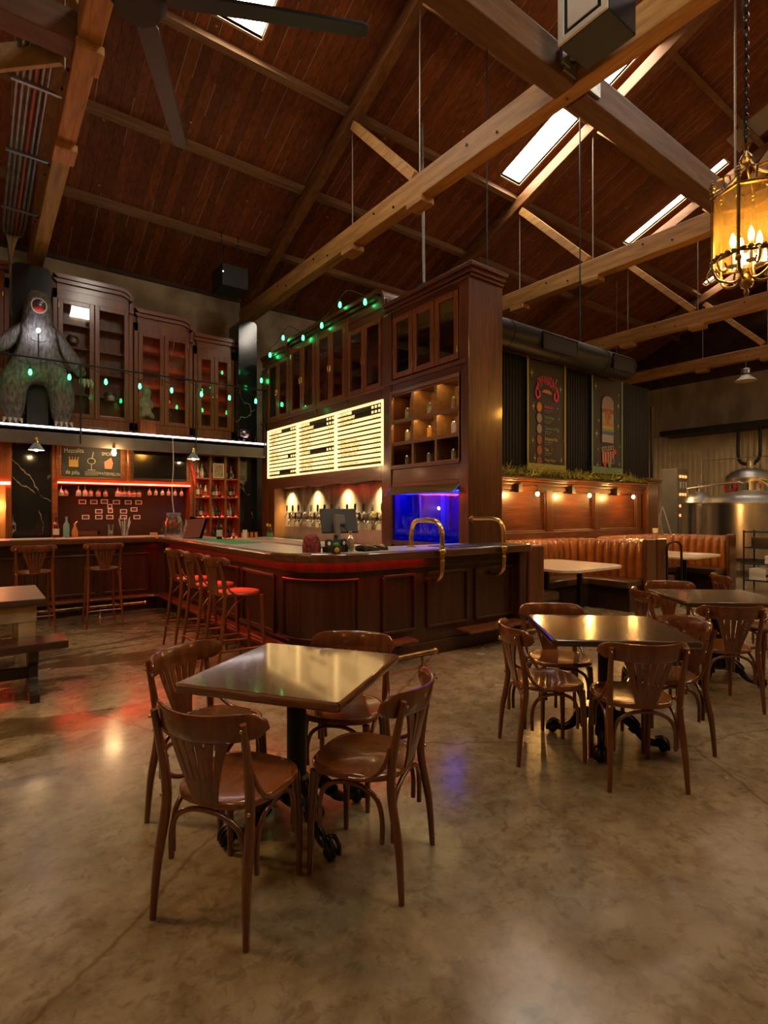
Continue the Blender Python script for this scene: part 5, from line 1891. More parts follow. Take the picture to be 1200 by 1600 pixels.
# small cupboard below the balcony, left of the tap wall
# ================================================================== THE BAR
def bar_path(o, y_right=5.25, x_left=-3.0):
    c = .12
    P = [(x_left + (2.4 - o - c - x_left) * k / 8, 9.0 - o) for k in range(8)]
    P += [(2.4 - o - c, 9.0 - o), (2.4 - o - c * .3, 9.0 - o - c * .3), (2.4 - o, 9.0 - o - c)]
    P += [(2.4 - o, 7.0), (2.4 - o, 4.85)]
    P += arc((2.9, 4.82), max(.5 + o, .03), 180, 270, 14)[1:]
    P += [(min(4.0, y_right - .2), 4.32 - o), (y_right, 4.32 - o)]
    return P


def clip(o, x_left=None, x_right=None):
    return bar_path(o, x_right if x_right else 5.25, x_left if x_left is not None else -3.0)


bf = thing('panelled_bar', 'dark panelled bar front that turns two corners towards the room', 'bar', (2.4, 6.5, 0))
MB().strip(bar_path(0), bar_path(-.12), .0, 1.06).build('panel_wall', M['bar_wood'], bf)
MB().strip(bar_path(.03), bar_path(0), .0, .14).build('plinth', M['bar_wood'], bf, bevel=.006)
MB().strip(bar_path(.035), bar_path(0), .93, 1.06).build('top_rail', M['bar_wood'], bf, bevel=.006)
# panel frames along the three sides
def frame_strip(o, pts_a, z0, z1, t=.028):
    pass


def panel_frame(pa, pb, z0, z1):
    """a raised moulding frame on a straight stretch of the front, from plan point pa to pb"""
    mb = MB()
    a, b = Vector((*pa, 0)), Vector((*pb, 0))
    d = (b - a).normalized()
    n = Vector((d.y, -d.x, 0))
    k = n * .012
    for z in (z0, z1):
        mb.bar(a + k + Vector((0, 0, z)), b + k + Vector((0, 0, z)), .03, .03)
    for q in (a, b):
        mb.bar(q + k + Vector((0, 0, z0)), q + k + Vector((0, 0, z1)), .03, .03, tuple(d))
    return mb.build('panel_moulding', M['bar_wood'], bf, bevel=.006)


for a, b in ((-2.8, -1.8), (-1.65, -.65), (-.5, .5), (.65, 1.4), (1.5, 2.12)):
    panel_frame((a, 9.0), (b, 9.0), .3, .86)
for a, b in ((8.7, 7.9), (7.75, 6.95), (6.8, 6.0), (5.85, 5.05)):
    panel_frame((2.4, a), (2.4, b), .3, .86)
for a, b in ((3.2, 3.6), (3.78, 4.36), (4.5, 5.12)):
    panel_frame((a, 4.32), (b, 4.32), .3, .86)
cp = bar_path(.014)
ca = [Vector((x, y, 0)) for x, y in cp if x < 3.0 and y < 5.0]
mb = MB()
for z in (.3, .86):
    mb.tube([q + Vector((0, 0, z)) for q in ca], .011, 6)
for q in (ca[0], ca[-1]):
    mb.tube([q + Vector((0, 0, .3)), q + Vector((0, 0, .86))], .011, 6)
mb.build('curved_moulding', M['bar_wood'], bf)
mb = MB()
mb.box(5.13, 5.25, 4.2, 4.56, 0, 1.06)
mb.build('end_post', M['bar_wood'], bf, bevel=.012)
MB().strip(clip(.2, -3.0, 3.5), clip(.03, -3.0, 3.5), .205, .24).build('foot_shelf', M['stool'], bf, bevel=.008)
MB().box(4.16, 5.12, 4.06, 4.29, .205, .24).build('foot_shelf', M['stool'], bf, bevel=.012)

bt = thing('bar_worktop', 'pale stone bar top with a dark rounded wooden edge', 'bar top', (2.6, 6.5, 1.06))
MB().strip(bar_path(.13), bar_path(-.48), 1.075, 1.12).build('stone_slab', M['stone'], bt)
MB().strip(bar_path(.20), bar_path(.128), 1.035, 1.122).build('wood_edge', M['bar_nose'], bt, bevel=.022, seg=4)
mb = MB()
mb.box(4.0, 5.22, 4.17, 4.55, 1.12, 1.126)
tag(mb.build('bar_mat', M['matte_black'], bevel=.002), 'thin black rubber mat on the bar top by the brass hoop rails', 'mat')

# red light under the bar edge
A = [(x, y) for x, y in bar_path(.11, 3.70) if not (y > 8.9 and x < 2.1)]
A = [(2.29, 8.7)] + [p for p in A if p[1] < 8.6]
Bq = [(x, y) for x, y in bar_path(.07, 3.70) if not (y > 8.9 and x < 2.1)]
Bq = [(2.33, 8.7)] + [p for p in Bq if p[1] < 8.6]
tag(MB().strip(A, Bq, 1.052, 1.062).build('led_strip', M['red_led']), 'red light strip glowing under the bar edge', 'light strip')


def foot_rail(pts, lab, posts):
    t = thing('foot_rail', lab, 'foot rail', (pts[0][0], pts[0][1], 0), group='brass foot rails')
    P = [Vector((x, y, .155)) for x, y in pts]
    MB().tube(P, .025, 12).build('rail_tube', M['old_brass'], t, smooth=60)
    for q in (P[0], P[-1]):
        MB().ball(q, .031, .031, .031, 10, 8).build('end_cap', M['brass'], t, smooth=60)
    for x, y in posts:
        MB().lathe([(0, 0), (.035, 0), (.03, .012), (.012, .03), (.011, .13), (0, .135)], 10, (x, y, 0)).build('rail_post', M['old_brass'], t, smooth=50)


foot_rail([(-3, 8.63), (2.0, 8.63)], 'brass foot rail along the bar below the back wall', [(x, 8.63) for x in (-2.2, -1.0, .2, 1.4)])
foot_rail([p for p in bar_path(.37, 3.56) if p[1] < 4.6], 'brass foot rail round the near corner of the bar', [(2.9, 3.95), (3.4, 3.95)])
foot_rail([(4.5, 3.95), (5.1, 3.95)], 'short brass foot rail by the booth end of the bar', [(4.6, 3.95), (5.0, 3.95)])


def hoop(x, wall, lab):
    t = thing('hoop_rail', lab, 'rail', (x, 4.3, .8))
    if not wall:
        pts = [(x, 4.56, 1.125), (x, 4.56, 1.25), (x, 4.53, 1.36), (x, 4.45, 1.41), (x, 4.2, 1.41), (x, 4.11, 1.365), (x, 4.075, 1.27), (x, 4.075, 1.1)]
    else:
        pts = [(x, 4.57, 1.42), (x, 4.45, 1.42), (x, 4.2, 1.42), (x, 4.11, 1.37), (x, 4.075, 1.27), (x, 4.075, 1.1)]
    pts += [(x, 4.075, .95), (x, 4.09, .86), (x, 4.16, .80), (x, 4.25, .79), (x, 4.315, .80)]
    MB().tube(smooth_path(pts, 5), .0245, 14).build('bent_tube', M['brass'], t, smooth=60)
    mb = MB().ball((x, 4.075, 1.1), .042, .042, .038, 16, 10)
    mb.lathe([(.026, -.055), (.034, -.05), (.034, -.04), (.026, -.036)], 14, (x, 4.075, 1.1))
    mb.lathe([(.026, .04), (.033, .044), (.033, .052), (.026, .056)], 14, (x, 4.075, 1.1))
    mb.lathe([(.026, -.105), (.032, -.10), (.032, -.09), (.026, -.086)], 14, (x, 4.075, 1.1))
    mb.build('ball_joint', M['brass'], t, smooth=50)
    if not wall:
        MB().lathe([(0, 0), (.05, 0), (.05, .008), (.03, .014), (0, .014)], 16, (x, 4.56, 1.12)).build('base_flange', M['brass'], t)
    else:
        MB().lathe([(0, 0), (.042, 0), (.042, .01), (0, .01)], 16, M=Matrix.Translation((x, 4.57, 1.42)) @ Matrix.Rotation(R(90), 4, 'X')).build('wall_flange', M['brass'], t)


hoop(3.77, False, 'polished brass hoop rail arching over the bar edge in front of the aquarium')
hoop(4.70, True, 'polished brass hoop rail fixed to the tall cabinet post')

# ---- things on the bar
def lone(mb, name, mat, lab, cat, smooth=40, grp=None, bevel=0):
    return tag(mb.build(name, mat, smooth=smooth, bevel=bevel), lab, cat, grp)


pos = thing('point_of_sale_screen', 'grey point-of-sale monitor on a stand seen from behind', 'monitor', (3.1, 4.9, 1.12))
PM = Matrix.Translation((3.12, 5.0, 1.405)) @ Matrix.Rotation(R(-16), 4, 'Z') @ Matrix.Rotation(R(-24), 4, 'X')
MB().box(-.2, .2, -.012, .02, -.14, .14, PM).build('screen_back', simple('dark_grey_plastic', (.018, .017, .015), .5), pos, bevel=.008)
MB().box(-.06, .06, -.04, -.012, -.06, .06, PM).build('mount_boss', simple('grey_plastic', (.09, .085, .08), .5), pos, bevel=.01)
MB().bar((3.03, 4.86, 1.13), (3.035, 4.92, 1.47), .055, .05).build('stand_neck', simple('silver_grey_plastic', (.13, .125, .115), .4), pos, bevel=.01)
MB().box(2.93, 3.2, 4.8, 5.02, 1.12, 1.137).build('stand_foot', simple('silver_grey_foot', (.25, .24, .23), .4), pos, bevel=.006)
MB().tube(smooth_path([(3.1, 4.9, 1.36), (3.17, 4.86, 1.27), (3.13, 4.83, 1.22), (3.06, 4.85, 1.14)], 5), .006, 6).build('cable', M['matte_black'], pos)

lone(MB().lathe([(0, 0), (.088, 0), (.09, .05), (.08, .12), (.05, .165), (0, .18)], 18, (2.52, 4.52, 1.12)), 'woven_pouch', noisy('red_black_weave', (.02, .012, .012), (.34, .03, .025), 38, .8, bump=.5), 'dark red speckled dome-shaped pouch at the corner of the bar top', 'pouch')
tray = lone(MB().box(2.60, 2.84, 4.36, 4.46, 1.12, 1.175), 'caddy_tray', M['darkwood'], 'low dark wooden caddy holding black jars on the bar corner', 'caddy', bevel=.004)
for k in range(3):
    x, y = 2.64 + .08 * k, 4.41 - .004 * k
    t = thing('jar', ('black jar with white patch in the caddy, next to the red pouch', 'black jar with white patch in the middle of the caddy', 'black jar with white patch in the caddy, next to the painted bottle')[k], 'jar', (x, y, 1.125), group='black jars in the caddy')
    MB().lathe([(0, .0), (.034, 0), (.036, .1), (.03, .115), (0, .12)], 14, (x, y, 1.126)).build('jar_body', M['matte_black'], t, smooth=40)
    MB().ball((x - .014, y - .033, 1.205), .017, .006, .02, 10, 8).build('white_patch', M['white'], t, smooth=60)
t = thing('painted_bottle', 'squat painted bottle in black, green and yellow on the bar', 'bottle', (2.62, 4.25, 1.12))
MB().lathe([(0, 0), (.042, .002), (.047, .05), (.04, .095), (.02, .125), (.018, .16), (.022, .17), (0, .172)], 16, (2.62, 4.25, 1.12)).build('glass_body', M['matte_black'], t, smooth=40)
MB().ball((2.605, 4.207, 1.155), .026, .01, .026, 12, 8).build('yellow_patch', simple('yellow_paint', (.55, .33, .04), .4), t, smooth=60)
MB().ball((2.6, 4.213, 1.205), .03, .012, .02, 12, 8).build('green_patch', simple('green_paint', (.06, .3, .08), .4), t, smooth=60)
lone(MB().box(2.83, 2.93, 4.50, 4.56, 1.12, 1.24), 'card_box', simple('blue_card', (.04, .09, .24), .5), 'blue card box standing behind the painted bottle on the bar', 'box', bevel=.004)
t = thing('cocktail_shaker', 'silver cocktail shaker on the bar beside the blue box', 'shaker', (2.83, 4.33, 1.12))
MB().lathe([(0, 0), (.034, 0), (.038, .12), (.036, .125), (0, .126)], 16, (2.83, 4.33, 1.12)).build('tin', M['steel'], t, smooth=40)
MB().lathe([(.035, .125), (.033, .135), (.02, .155), (.016, .175), (.018, .195), (0, .2)], 16, (2.83, 4.33, 1.12)).build('cap', M['steel'], t, smooth=40)
for k, (x, y, rz, c) in enumerate(((3.06, 4.38, .2, 'nearer'), (3.2, 4.42, -.3, 'farther'))):
    t = thing('folded_cloth', 'folded dark cloth showing beige inside on the bar top, %s of two' % ('left-hand', 'right-hand')[k], 'cloth', (x, y, 1.12), rz, 'folded cloths on the bar')

    def f(u, v):
        return (-.1 + .2 * u, -.07 + .14 * v, .022 + .012 * math.sin(5 * u + 3 * v) + .01 * math.sin(PI * v))
    MB().sheet(f, 10, 8, (0, 0, .03)).build('dark_layer', simple('charcoal_cloth', (.025, .022, .018), .9), t, world=False, smooth=60)

    def f2(u, v):
        return (-.07 + .14 * u, -.055 + .08 * v, .047 + .012 * math.sin(5 * (.2 + .7 * u) + 2 * v) + .006 * v)
    MB().sheet(f2, 8, 6, (0, 0, .012)).build('beige_layer', simple('beige_cloth', (.42, .31, .15), .9), t, world=False, smooth=60)
lone(MB().box(2.42, 2.80, 6.3, 7.6, 1.12, 1.128), 'bar_runner', simple('green_rubber', (.03, .26, .085), .6), 'bright green bar mat lying along the bar top', 'mat', bevel=.002)
jar = thing('drink_dispenser', 'big clear glass jar with a lid on the inner corner of the bar', 'jar', (2.36, 8.45, 1.12))
MB().lathe([(0, 0), (.12, 0), (.135, .03), (.138, .22), (.11, .29), (.095, .31), (.095, .33), (.09, .33), (.09, .31), (.13, .22), (.127, .03), (0, .012)], 24, (2.36, 8.45, 1.12)).build('glass_body', M['clear'], jar, smooth=50)
MB().lathe([(0, .325), (.10, .325), (.102, .36), (.09, .365), (0, .368)], 24, (2.36, 8.45, 1.12)).build('lid', M['galv'], jar, smooth=40)
MB().tube(smooth_path([(2.36, 8.5, 2.62), (2.37, 8.5, 2.2), (2.35, 8.5, 1.8), (2.365, 8.46, 1.492)], 5), .006, 6).build('pull_cord', M['white'], jar)
t = thing('register_tablet', 'dark tablet on a reddish slanted stand on the bar corner', 'tablet', (2.5, 7.95, 1.12))
MB().bar((2.42, 7.82, 1.13), (2.56, 7.98, 1.40), .26, .02, (-1, -.8, .8)).build('slanted_stand', simple('red_brown_leather', (.16, .035, .02), .5), t, bevel=.004)
MB().bar((2.50, 7.98, 1.13), (2.60, 8.02, 1.42), .3, .016, (-1, -.8, .4)).build('tablet_screen', M['screen'], t, bevel=.004)
t = bottle(2.66, 7.35, 1.12, .038, .3, gl[4], pl_[2], 'tall black bottle standing on the bar behind the green mat')
bottle(2.62, 8.7, 1.12, .036, .26, gl[2], pl_[2], 'pale bottle standing on the bar next to the slanted tablet')
t = thing('spray_bottle', 'clear spray bottle with yellow trigger head on the tap counter', 'spray bottle', (4.45, 9.6, 1.0))
MB().lathe([(0, 0), (.05, 0), (.052, .12), (.04, .17), (.02, .2), (.02, .23), (0, .232)], 14, (4.45, 9.6, 1.0)).build('clear_body', M['clear'], t, smooth=50)
MB().lathe([(.0525, .04), (.0535, .04), (.0535, .11), (.0525, .11)], 14, (4.45, 9.6, 1.0)).build('green_label', simple('green_label', (.05, .3, .07), .5), t)
MB().bar((4.47, 9.6, 1.245), (4.38, 9.58, 1.255), .04, .05).build('trigger_head', simple('yellow_plastic', (.75, .5, .06), .4), t, bevel=.008)
for k in range(4):
    t = thing('sample_jar', 'small amber-filled jar standing on the tap counter by the marble pilaster', 'jar', (4.12 + .09 * k, 10.1, 1.0), group='amber jars on the tap counter')
    MB().lathe([(0, 0), (.03, 0), (.032, .09), (0, .092)], 12, (4.12 + .09 * k, 10.1, 1.0)).build('amber_filling', simple('amber_syrup', (.6, .25, .04), .2), t, smooth=40)
    MB().lathe([(0, .092), (.033, .092), (.033, .11), (0, .112)], 12, (4.12 + .09 * k, 10.1, 1.0)).build('lid', M['red'], t, smooth=40)
lone(MB().lathe([(0, 0), (.035, 0), (.045, .16), (.04, .16), (.032, .01), (0, .01)], 14, (4.08, 9.9, 1.0)), 'paper_cup', M['white'], 'white paper cup on the tap counter next to the amber jars', 'cup')

# far bar top, against the back bar
bottle(.93, 9.35, 1.12, .04, .30, simple('wine_red_glass', (.12, .01, .01), .1), pl_[0], 'dark red wine bottle with cream label on the bar before the marble pilaster')
bottle(1.06, 9.33, 1.12, .042, .31, simple('teal_ceramic', (.16, .28, .26), .4), pl_[0], 'tall teal ceramic bottle next to the red wine bottle', label=False)
t = thing('orange_bottle', 'orange squat bottle with a pour spout next to the teal bottle', 'bottle', (1.17, 9.33, 1.12))
MB().lathe([(0, 0), (.04, 0), (.044, .08), (.03, .13), (.016, .16), (.018, .21), (0, .212)], 12, (1.17, 9.33, 1.12)).build('glass_body', simple('orange_glass', (.55, .16, .04), .2), t, smooth=40)
MB().tube([(1.17, 9.33, 1.325), (1.2, 9.3, 1.36)], .008, 6).build('pour_spout', M['steel'], t)
cr = thing('wooden_crate', 'low reddish wooden crate lit by the red strip on the back counter', 'crate', (1.45, 10.55, .95))
for z in (.95, 1.03, 1.11):
    MB().box(1.22, 1.68, 10.42, 10.44, z, z + .06).build('slat', M['stool'], cr)
    MB().box(1.22, 1.68, 10.68, 10.70, z, z + .06).build('slat', M['stool'], cr)
MB().box(1.22, 1.25, 10.42, 10.7, .95, 1.17).build('end_board', M['stool'], cr)
MB().box(1.65, 1.68, 10.42, 10.7, .95, 1.17).build('end_board', M['stool'], cr)
for k in range(3):
    t = thing('tumbler', 'clear tumbler in a nested stack on the bar beside the straw jar', 'glass', (1.66, 9.35, 1.12 + .035 * k), group='nested tumblers on the bar')
    MB().lathe([(0, 0), (.045, 0), (.055, .12), (.052, .12), (.042, .006), (0, .006)], 16, (1.66, 9.35, 1.12 + .035 * k)).build('glass_wall', M['clear'], t, smooth=40)
uj = thing('straw_jar', 'glass jar full of upright muddlers and straws on the bar', 'jar', (1.86, 9.34, 1.12))
MB().lathe([(0, 0), (.06, 0), (.062, .16), (.058, .16), (.056, .008), (0, .008)], 16, (1.86, 9.34, 1.12)).build('glass_wall', M['clear'], uj, smooth=40)
for k in range(9):
    a = 2 * PI * k / 9
    MB().tube([(1.86 + .03 * math.cos(a), 9.34 + .03 * math.sin(a), 1.13), (1.86 + .085 * math.cos(a), 9.34 + .07 * math.sin(a), 1.36 + .03 * (k % 3))], .006, 6).build('straw', M['galv'] if k % 2 else M['white'], uj)
gt = thing('garnish_tray', 'steel garnish tray of cut fruit glowing red on the back counter', 'tray', (2.45, 10.55, .95))
MB().box(2.2, 2.72, 10.42, 10.7, .95, .985).build('tray', M['steel_rough'], gt, bevel=.006)
for k in range(14):
    MB().ball((2.26 + .032 * k, 10.5 + .05 * math.sin(k * 2.1), 1.015), .035, .035, .03, 10, 6).build('fruit_piece', simple('cut_fruit', (.55, .2 + .02 * (k % 4), .05), .5) if k < 4 else bpy.data.materials['cut_fruit'], gt, smooth=60)
lone(MB().box(2.22, 2.32, 9.2, 9.28, 1.12, 1.17), 'candle_block', simple('orange_wax', (.6, .2, .08), .5), 'small orange block standing on the inner bar top', 'block', bevel=.006)
pot_ = thing('potted_flowers', 'pot of red flowers and green leaves beside the big glass jar', 'plant', (2.86, 10.5, .95))
MB().lathe([(0, 0), (.07, 0), (.09, .14), (.08, .14), (0, .12)], 14, (2.86, 10.5, .95)).build('pot', M['darkwood'], pot_, smooth=40)
mb = MB()
for k in range(150):
    a, e, r_ = random.uniform(0, 6.28), random.uniform(-.2, 1.4), random.uniform(.06, .19)
    c = Vector((2.86 + r_ * math.cos(a) * math.cos(e), 10.5 + r_ * math.sin(a) * math.cos(e) * .7, 1.17 + r_ * math.sin(e)))
    q = Vector((random.uniform(-1, 1), random.uniform(-1, 1), random.uniform(-.3, 1))).normalized() * .04
    s_ = q.cross(Vector((.3, .5, 1))).normalized() * .016
    mb.add([c - q, c + s_, c + q, c - s_], [(0, 1, 2, 3)])
mb.build('leaves', M['green_stuff'], pot_)
for k in range(7):
    a = k * .9
    MB().ball((2.86 + .1 * math.cos(a), 10.44 + .04 * math.sin(a), 1.27 + .05 * math.sin(2 * a)), .035, .03, .03, 10, 6).build('flower', M['red'], pot_, smooth=60)

# ================================================================== CHAIRS, STOOLS, TABLES
def seat_mesh(z, rx, ry, round_=False):
    n = 32
    mb, vs, fs = MB(), [], []
    rings = [(0, -.030), (.93, -.030), (1.0, -.022), (1.0, -.004), (.965, .003), (.89, 0.001), (.55, -.008), (0, -.011)]
    rows = []
    for sc, dz in rings:
        if sc == 0:
            rows.append([len(vs)])
            vs.append((0, 0, z + dz))
            continue
        row = []
        for k in range(n):
            t = 2 * PI * k / n
            c, s = math.cos(t), math.sin(t)
            e = 1.0 if round_ else .70
            x = rx * sc * math.copysign(abs(c) ** e, c) * (1 + (0 if round_ else .07) * s)
            y = ry * sc * math.copysign(abs(s) ** e, s)
            row.append(len(vs))
            vs.append((x, y, z + dz))
        rows.append(row)
    for a, b in zip(rows, rows[1:]):
        for k in range(n):
            l = (k + 1) % n
            if len(a) == 1:
                fs.append((a[0], b[l], b[k]))
            elif len(b) == 1:
                fs.append((a[k], a[l], b[0]))
            else:
                fs.append((a[k], a[l], b[l], b[k]))
    return mb.add(vs, fs)


def make_chair(name, label, cat, h, top, stool, group, wm, sm):
    """bentwood seat, origin under the seat's middle, sitter faces +Y; h seat height, top crest height"""
    t = thing(name, label, cat, group=group)
    lean = .2
    seat_mesh(h, .205, .205, stool).build('seat', sm, t, smooth=50, world=False)
    foot = .27 if stool else .24
    # rear legs run up into the backrest
    for s in (-1, 1):
        sp = .215 if stool else .205
        P = [(s * sp, -foot, 0), (s * .196, -.225, h * .45), (s * .188, -.196, h * .8), (s * .186, -.19, h), (s * .19, -.205, h + .13), (s * .195, -.245, top - .03)]
        Q = smooth_path(P, 4)
        MB().tube(Q, [.012 + .0065 * min(1, 4 * i / len(Q)) - .026 * max(0, i / len(Q) - .72) for i in range(len(Q))], 8).build('leg', wm, t, smooth=60, world=False)
    for s in (-1, 1):
        sp = .2 if stool else .172
        P = [(s * sp, .215 if stool else .175, 0), (s * .17, .182 if stool else .172, h * .5), (s * .16, .168 if stool else .162, h - .03)]
        Q = smooth_path(P, 5)
        MB().tube(Q, [.012 + .0075 * min(1, 1.3 * i / len(Q)) for i in range(len(Q))], 8).build('leg', wm, t, smooth=60, world=False)
    # crest rail
    mb, vs, fs = MB(), [], []
    n, ch = 20, .10 if not stool else .085
    zc = top - ch / 2
    sec = [(-1, -.5), (-1, .35), (-.6, .5), (.6, .5), (1, .35), (1, -.5), (.6, -.5), (-.6, -.5)]
    sec = [(-1, -.82), (-1, .82), (-.5, 1), (.5, 1), (1, .82), (1, -.82), (.5, -1), (-.5, -1)]
    for i in range(n + 1):
        a = -1 + 2 * i / n
        hh = ch / 2 * max(.12, (1 - abs(a) ** 12)) ** .5
        for k, (q, r_) in enumerate(sec):
            z = zc + r_ * hh - (.006 * (1 - a * a) if r_ > 0 else .008 * (1 - a * a))
            y = -.283 + .112 * a * a - (z - zc) * lean
            vs.append((.243 * a * (1 - .02 * r_), y + q * .0105, z))
    for i in range(n):
        for k in range(8):
            l = (k + 1) % 8
            fs.append((i * 8 + k, i * 8 + l, (i + 1) * 8 + l, (i + 1) * 8 + k))
    fs += [tuple(range(8)), tuple(range(n * 8, n * 8 + 8))[::-1]]
    mb.add(vs, fs).build('crest_rail', wm, t, smooth=55, world=False)
    # fan-shaped splat with slots
    z0, z1 = h - .02, top - ch + .012

    def sp_pt(q, v):
        wv = .052 + .083 * v ** 1.25
        x = q * wv
        z = z0 + (z1 - z0) * v
        y = -.196 - .074 * v + .112 * (x / .243) ** 2 * v
        return (x, y, z)
    mb = MB()
    mb.sheet(lambda u, v: sp_pt(-1 + 2 * u, .34 * v), 8, 3, (0, .010, 0))
    ns = 6
    for k in range(ns):
        a, b = -1 + 2 * k / ns, -1 + 2 * (k + 1) / ns
        g = .055
        mb.sheet(lambda u, v, a=a, b=b: sp_pt((a + g * min(1, v * 6) * (a > -.99)) * (1 - u) + (b - g * min(1, v * 6) * (b < .99)) * u, .335 + .6 * v), 2, 6, (0, .010, 0))
    mb.sheet(lambda u, v: sp_pt(-1 + 2 * u, .93 + .09 * v), 10, 1, (0, .010, 0))
    mb.build('slotted_splat', wm, t, smooth=40, world=False)
    # curved side stays from upright to seat
    for s in (-1, 1):
        P = smooth_path([(s * .190, -.185, h + .125), (s * .203, -.18, h + .09), (s * .213, -.15, h + .035), (s * .214, -.09, h - .002), (s * .209, -.02, h - .012)], 4)
        MB().tube(P, .0095, 8).build('side_stay', wm, t, smooth=60, world=False)
    if not stool:
        # bent braces under the seat
        for (p, q, nm) in (((-.168, .168), (.168, .168), 'f'), ((-.185, -.19), (.185, -.19), 'b'), ((-.175, .15), (-.19, -.175), 'l'), ((.175, .15), (.19, -.175), 'r')):
            p, q = Vector((*p, 0)), Vector((*q, 0))
            d = (q - p)
            e = d.normalized() * .022
            P = [p + e + Vector((0, 0, .205)), p + e + Vector((0, 0, .30)), p + d * .13 + Vector((0, 0, .37)), p + d * .3 + Vector((0, 0, h - .052)), p + d * .5 + Vector((0, 0, h - .043)),
                 p + d * .7 + Vector((0, 0, h - .052)), p + d * .87 + Vector((0, 0, .37)), q - e + Vector((0, 0, .30)), q - e + Vector((0, 0, .205))]
            MB().tube(smooth_path(P, 4), .0105, 8).build('bent_brace', wm, t, smooth=60, world=False)
    else:
        for z, y0_, y1_, xs_ in ((.30, .196, .196, .183), (.22, -.243, -.243, .203)):
            MB().tube([(-xs_, y0_, z), (xs_, y1_, z)], .0115, 8).build('stretcher', wm, t, smooth=60, world=False)
        for s in (-1, 1):
            MB().tube([(s * .187, .198, .25), (s * .205, -.24, .26)], .0115, 8).build('stretcher', wm, t, smooth=60, world=False)
            P = [(s * .195, -.20, h - .22), (s * .185, -.12, h - .12), (s * .17, -.03, h - .05), (s * .155, .02, h - .035)]
            MB().tube(smooth_path(P, 4), .0105, 8).build('bent_brace', wm, t, smooth=60, world=False)
    for s in (-1, 1):
        MB().ball((s * .193, -.209, h - .012), .008, .006, .008, 8, 6).build('screw_cap', M['brass'], t, smooth=60, world=False)
        MB().ball((s * .198, -.262, top - .05), .007, .005, .007, 8, 6).build('screw_cap', M['brass'], t, smooth=60, world=False)
    return t


chair0 = make_chair('bistro_chair', '', 'chair', .458, .805, False, 'bentwood bistro chairs', M['chair'], M['seat'])
CH = [  # lat, depth, facing (lat, depth), label
    (-.575, 2.16, (.36, .93), 'bentwood chair nearest the viewer, its slotted back turned this way at the glossy single table'),
    (-.08, 2.36, (-.93, .37), 'bentwood chair at the glossy single table with its curled back on the right-hand side'),
    (-.845, 2.73, (.92, -.39), 'bentwood chair at the glossy single table on the side towards the long plank table'),
    (-.215, 2.93, (-.2, -.98), 'bentwood chair at the glossy single table, on the side towards the bar corner'),
    (1.425, 3.15, (.05, 1), 'bentwood chair with its back to the viewer at the middle dark table'),
    (1.02, 3.43, (1, .06), 'bentwood chair at the middle dark table on the side towards the bar'),
    (1.26, 3.93, (.02, -1), 'bentwood chair at the middle dark table on the booth side, its seat shining'),
    (1.80, 3.56, (-1, .05), 'bentwood chair at the middle dark table pushed in from the right'),
    (2.64, 4.30, (.10, 1), 'bentwood chair with its back to the viewer at the third table, by the right edge'),
    (2.56, 4.92, (1, -.05), 'bentwood chair at the third table on the side towards the bar'),
    (2.86, 5.30, (-.06, -1), 'bentwood chair at the third table on the booth side'),
    (3.52, 4.98, (-1, 0), 'bentwood chair at the third table cut off by the right edge of the picture'),
    (4.00, 6.10, (.97, -.25), 'bentwood chair at the farthest table, in front of the second booth'),
]
for i, (a, d, f, lab) in enumerate(CH):
    x, y = cam_xy(a, d)
    rz = cam_rz(*f)
    if i == 0:
        chair0.location, chair0.rotation_euler = (x, y, 0), (0, 0, rz)
        chair0['label'] = lab
    else:
        dup(chair0, (x, y, 0), rz, lab)

st0 = make_chair('bar_stool', '', 'bar stool', .76, 1.10, True, 'tall bentwood bar stools', M['stool'], M['stool'])
ST = [(.56, 8.10, 0, 'tall bentwood bar stool facing the far bar, behind the cream plank table'),
      (1.33, 8.10, 0, 'tall bentwood bar stool facing the far bar, standing clear of the plank table'),
      (1.955, 4.93, -90, 'tall bentwood bar stool of the row of three, nearest the bar corner'),
      (1.955, 5.57, -90, 'tall bentwood bar stool in the middle of the row of three'),
      (1.955, 6.22, -90, 'tall bentwood bar stool of the row of three, farthest from the bar corner')]
for i, (x, y, rz, lab) in enumerate(ST):
    if i == 0:
        st0.location, st0.rotation_euler = (x, y, 0), (0, 0, R(rz))
        st0['label'] = lab
    else:
        dup(st0, (x, y, 0), R(rz), lab)


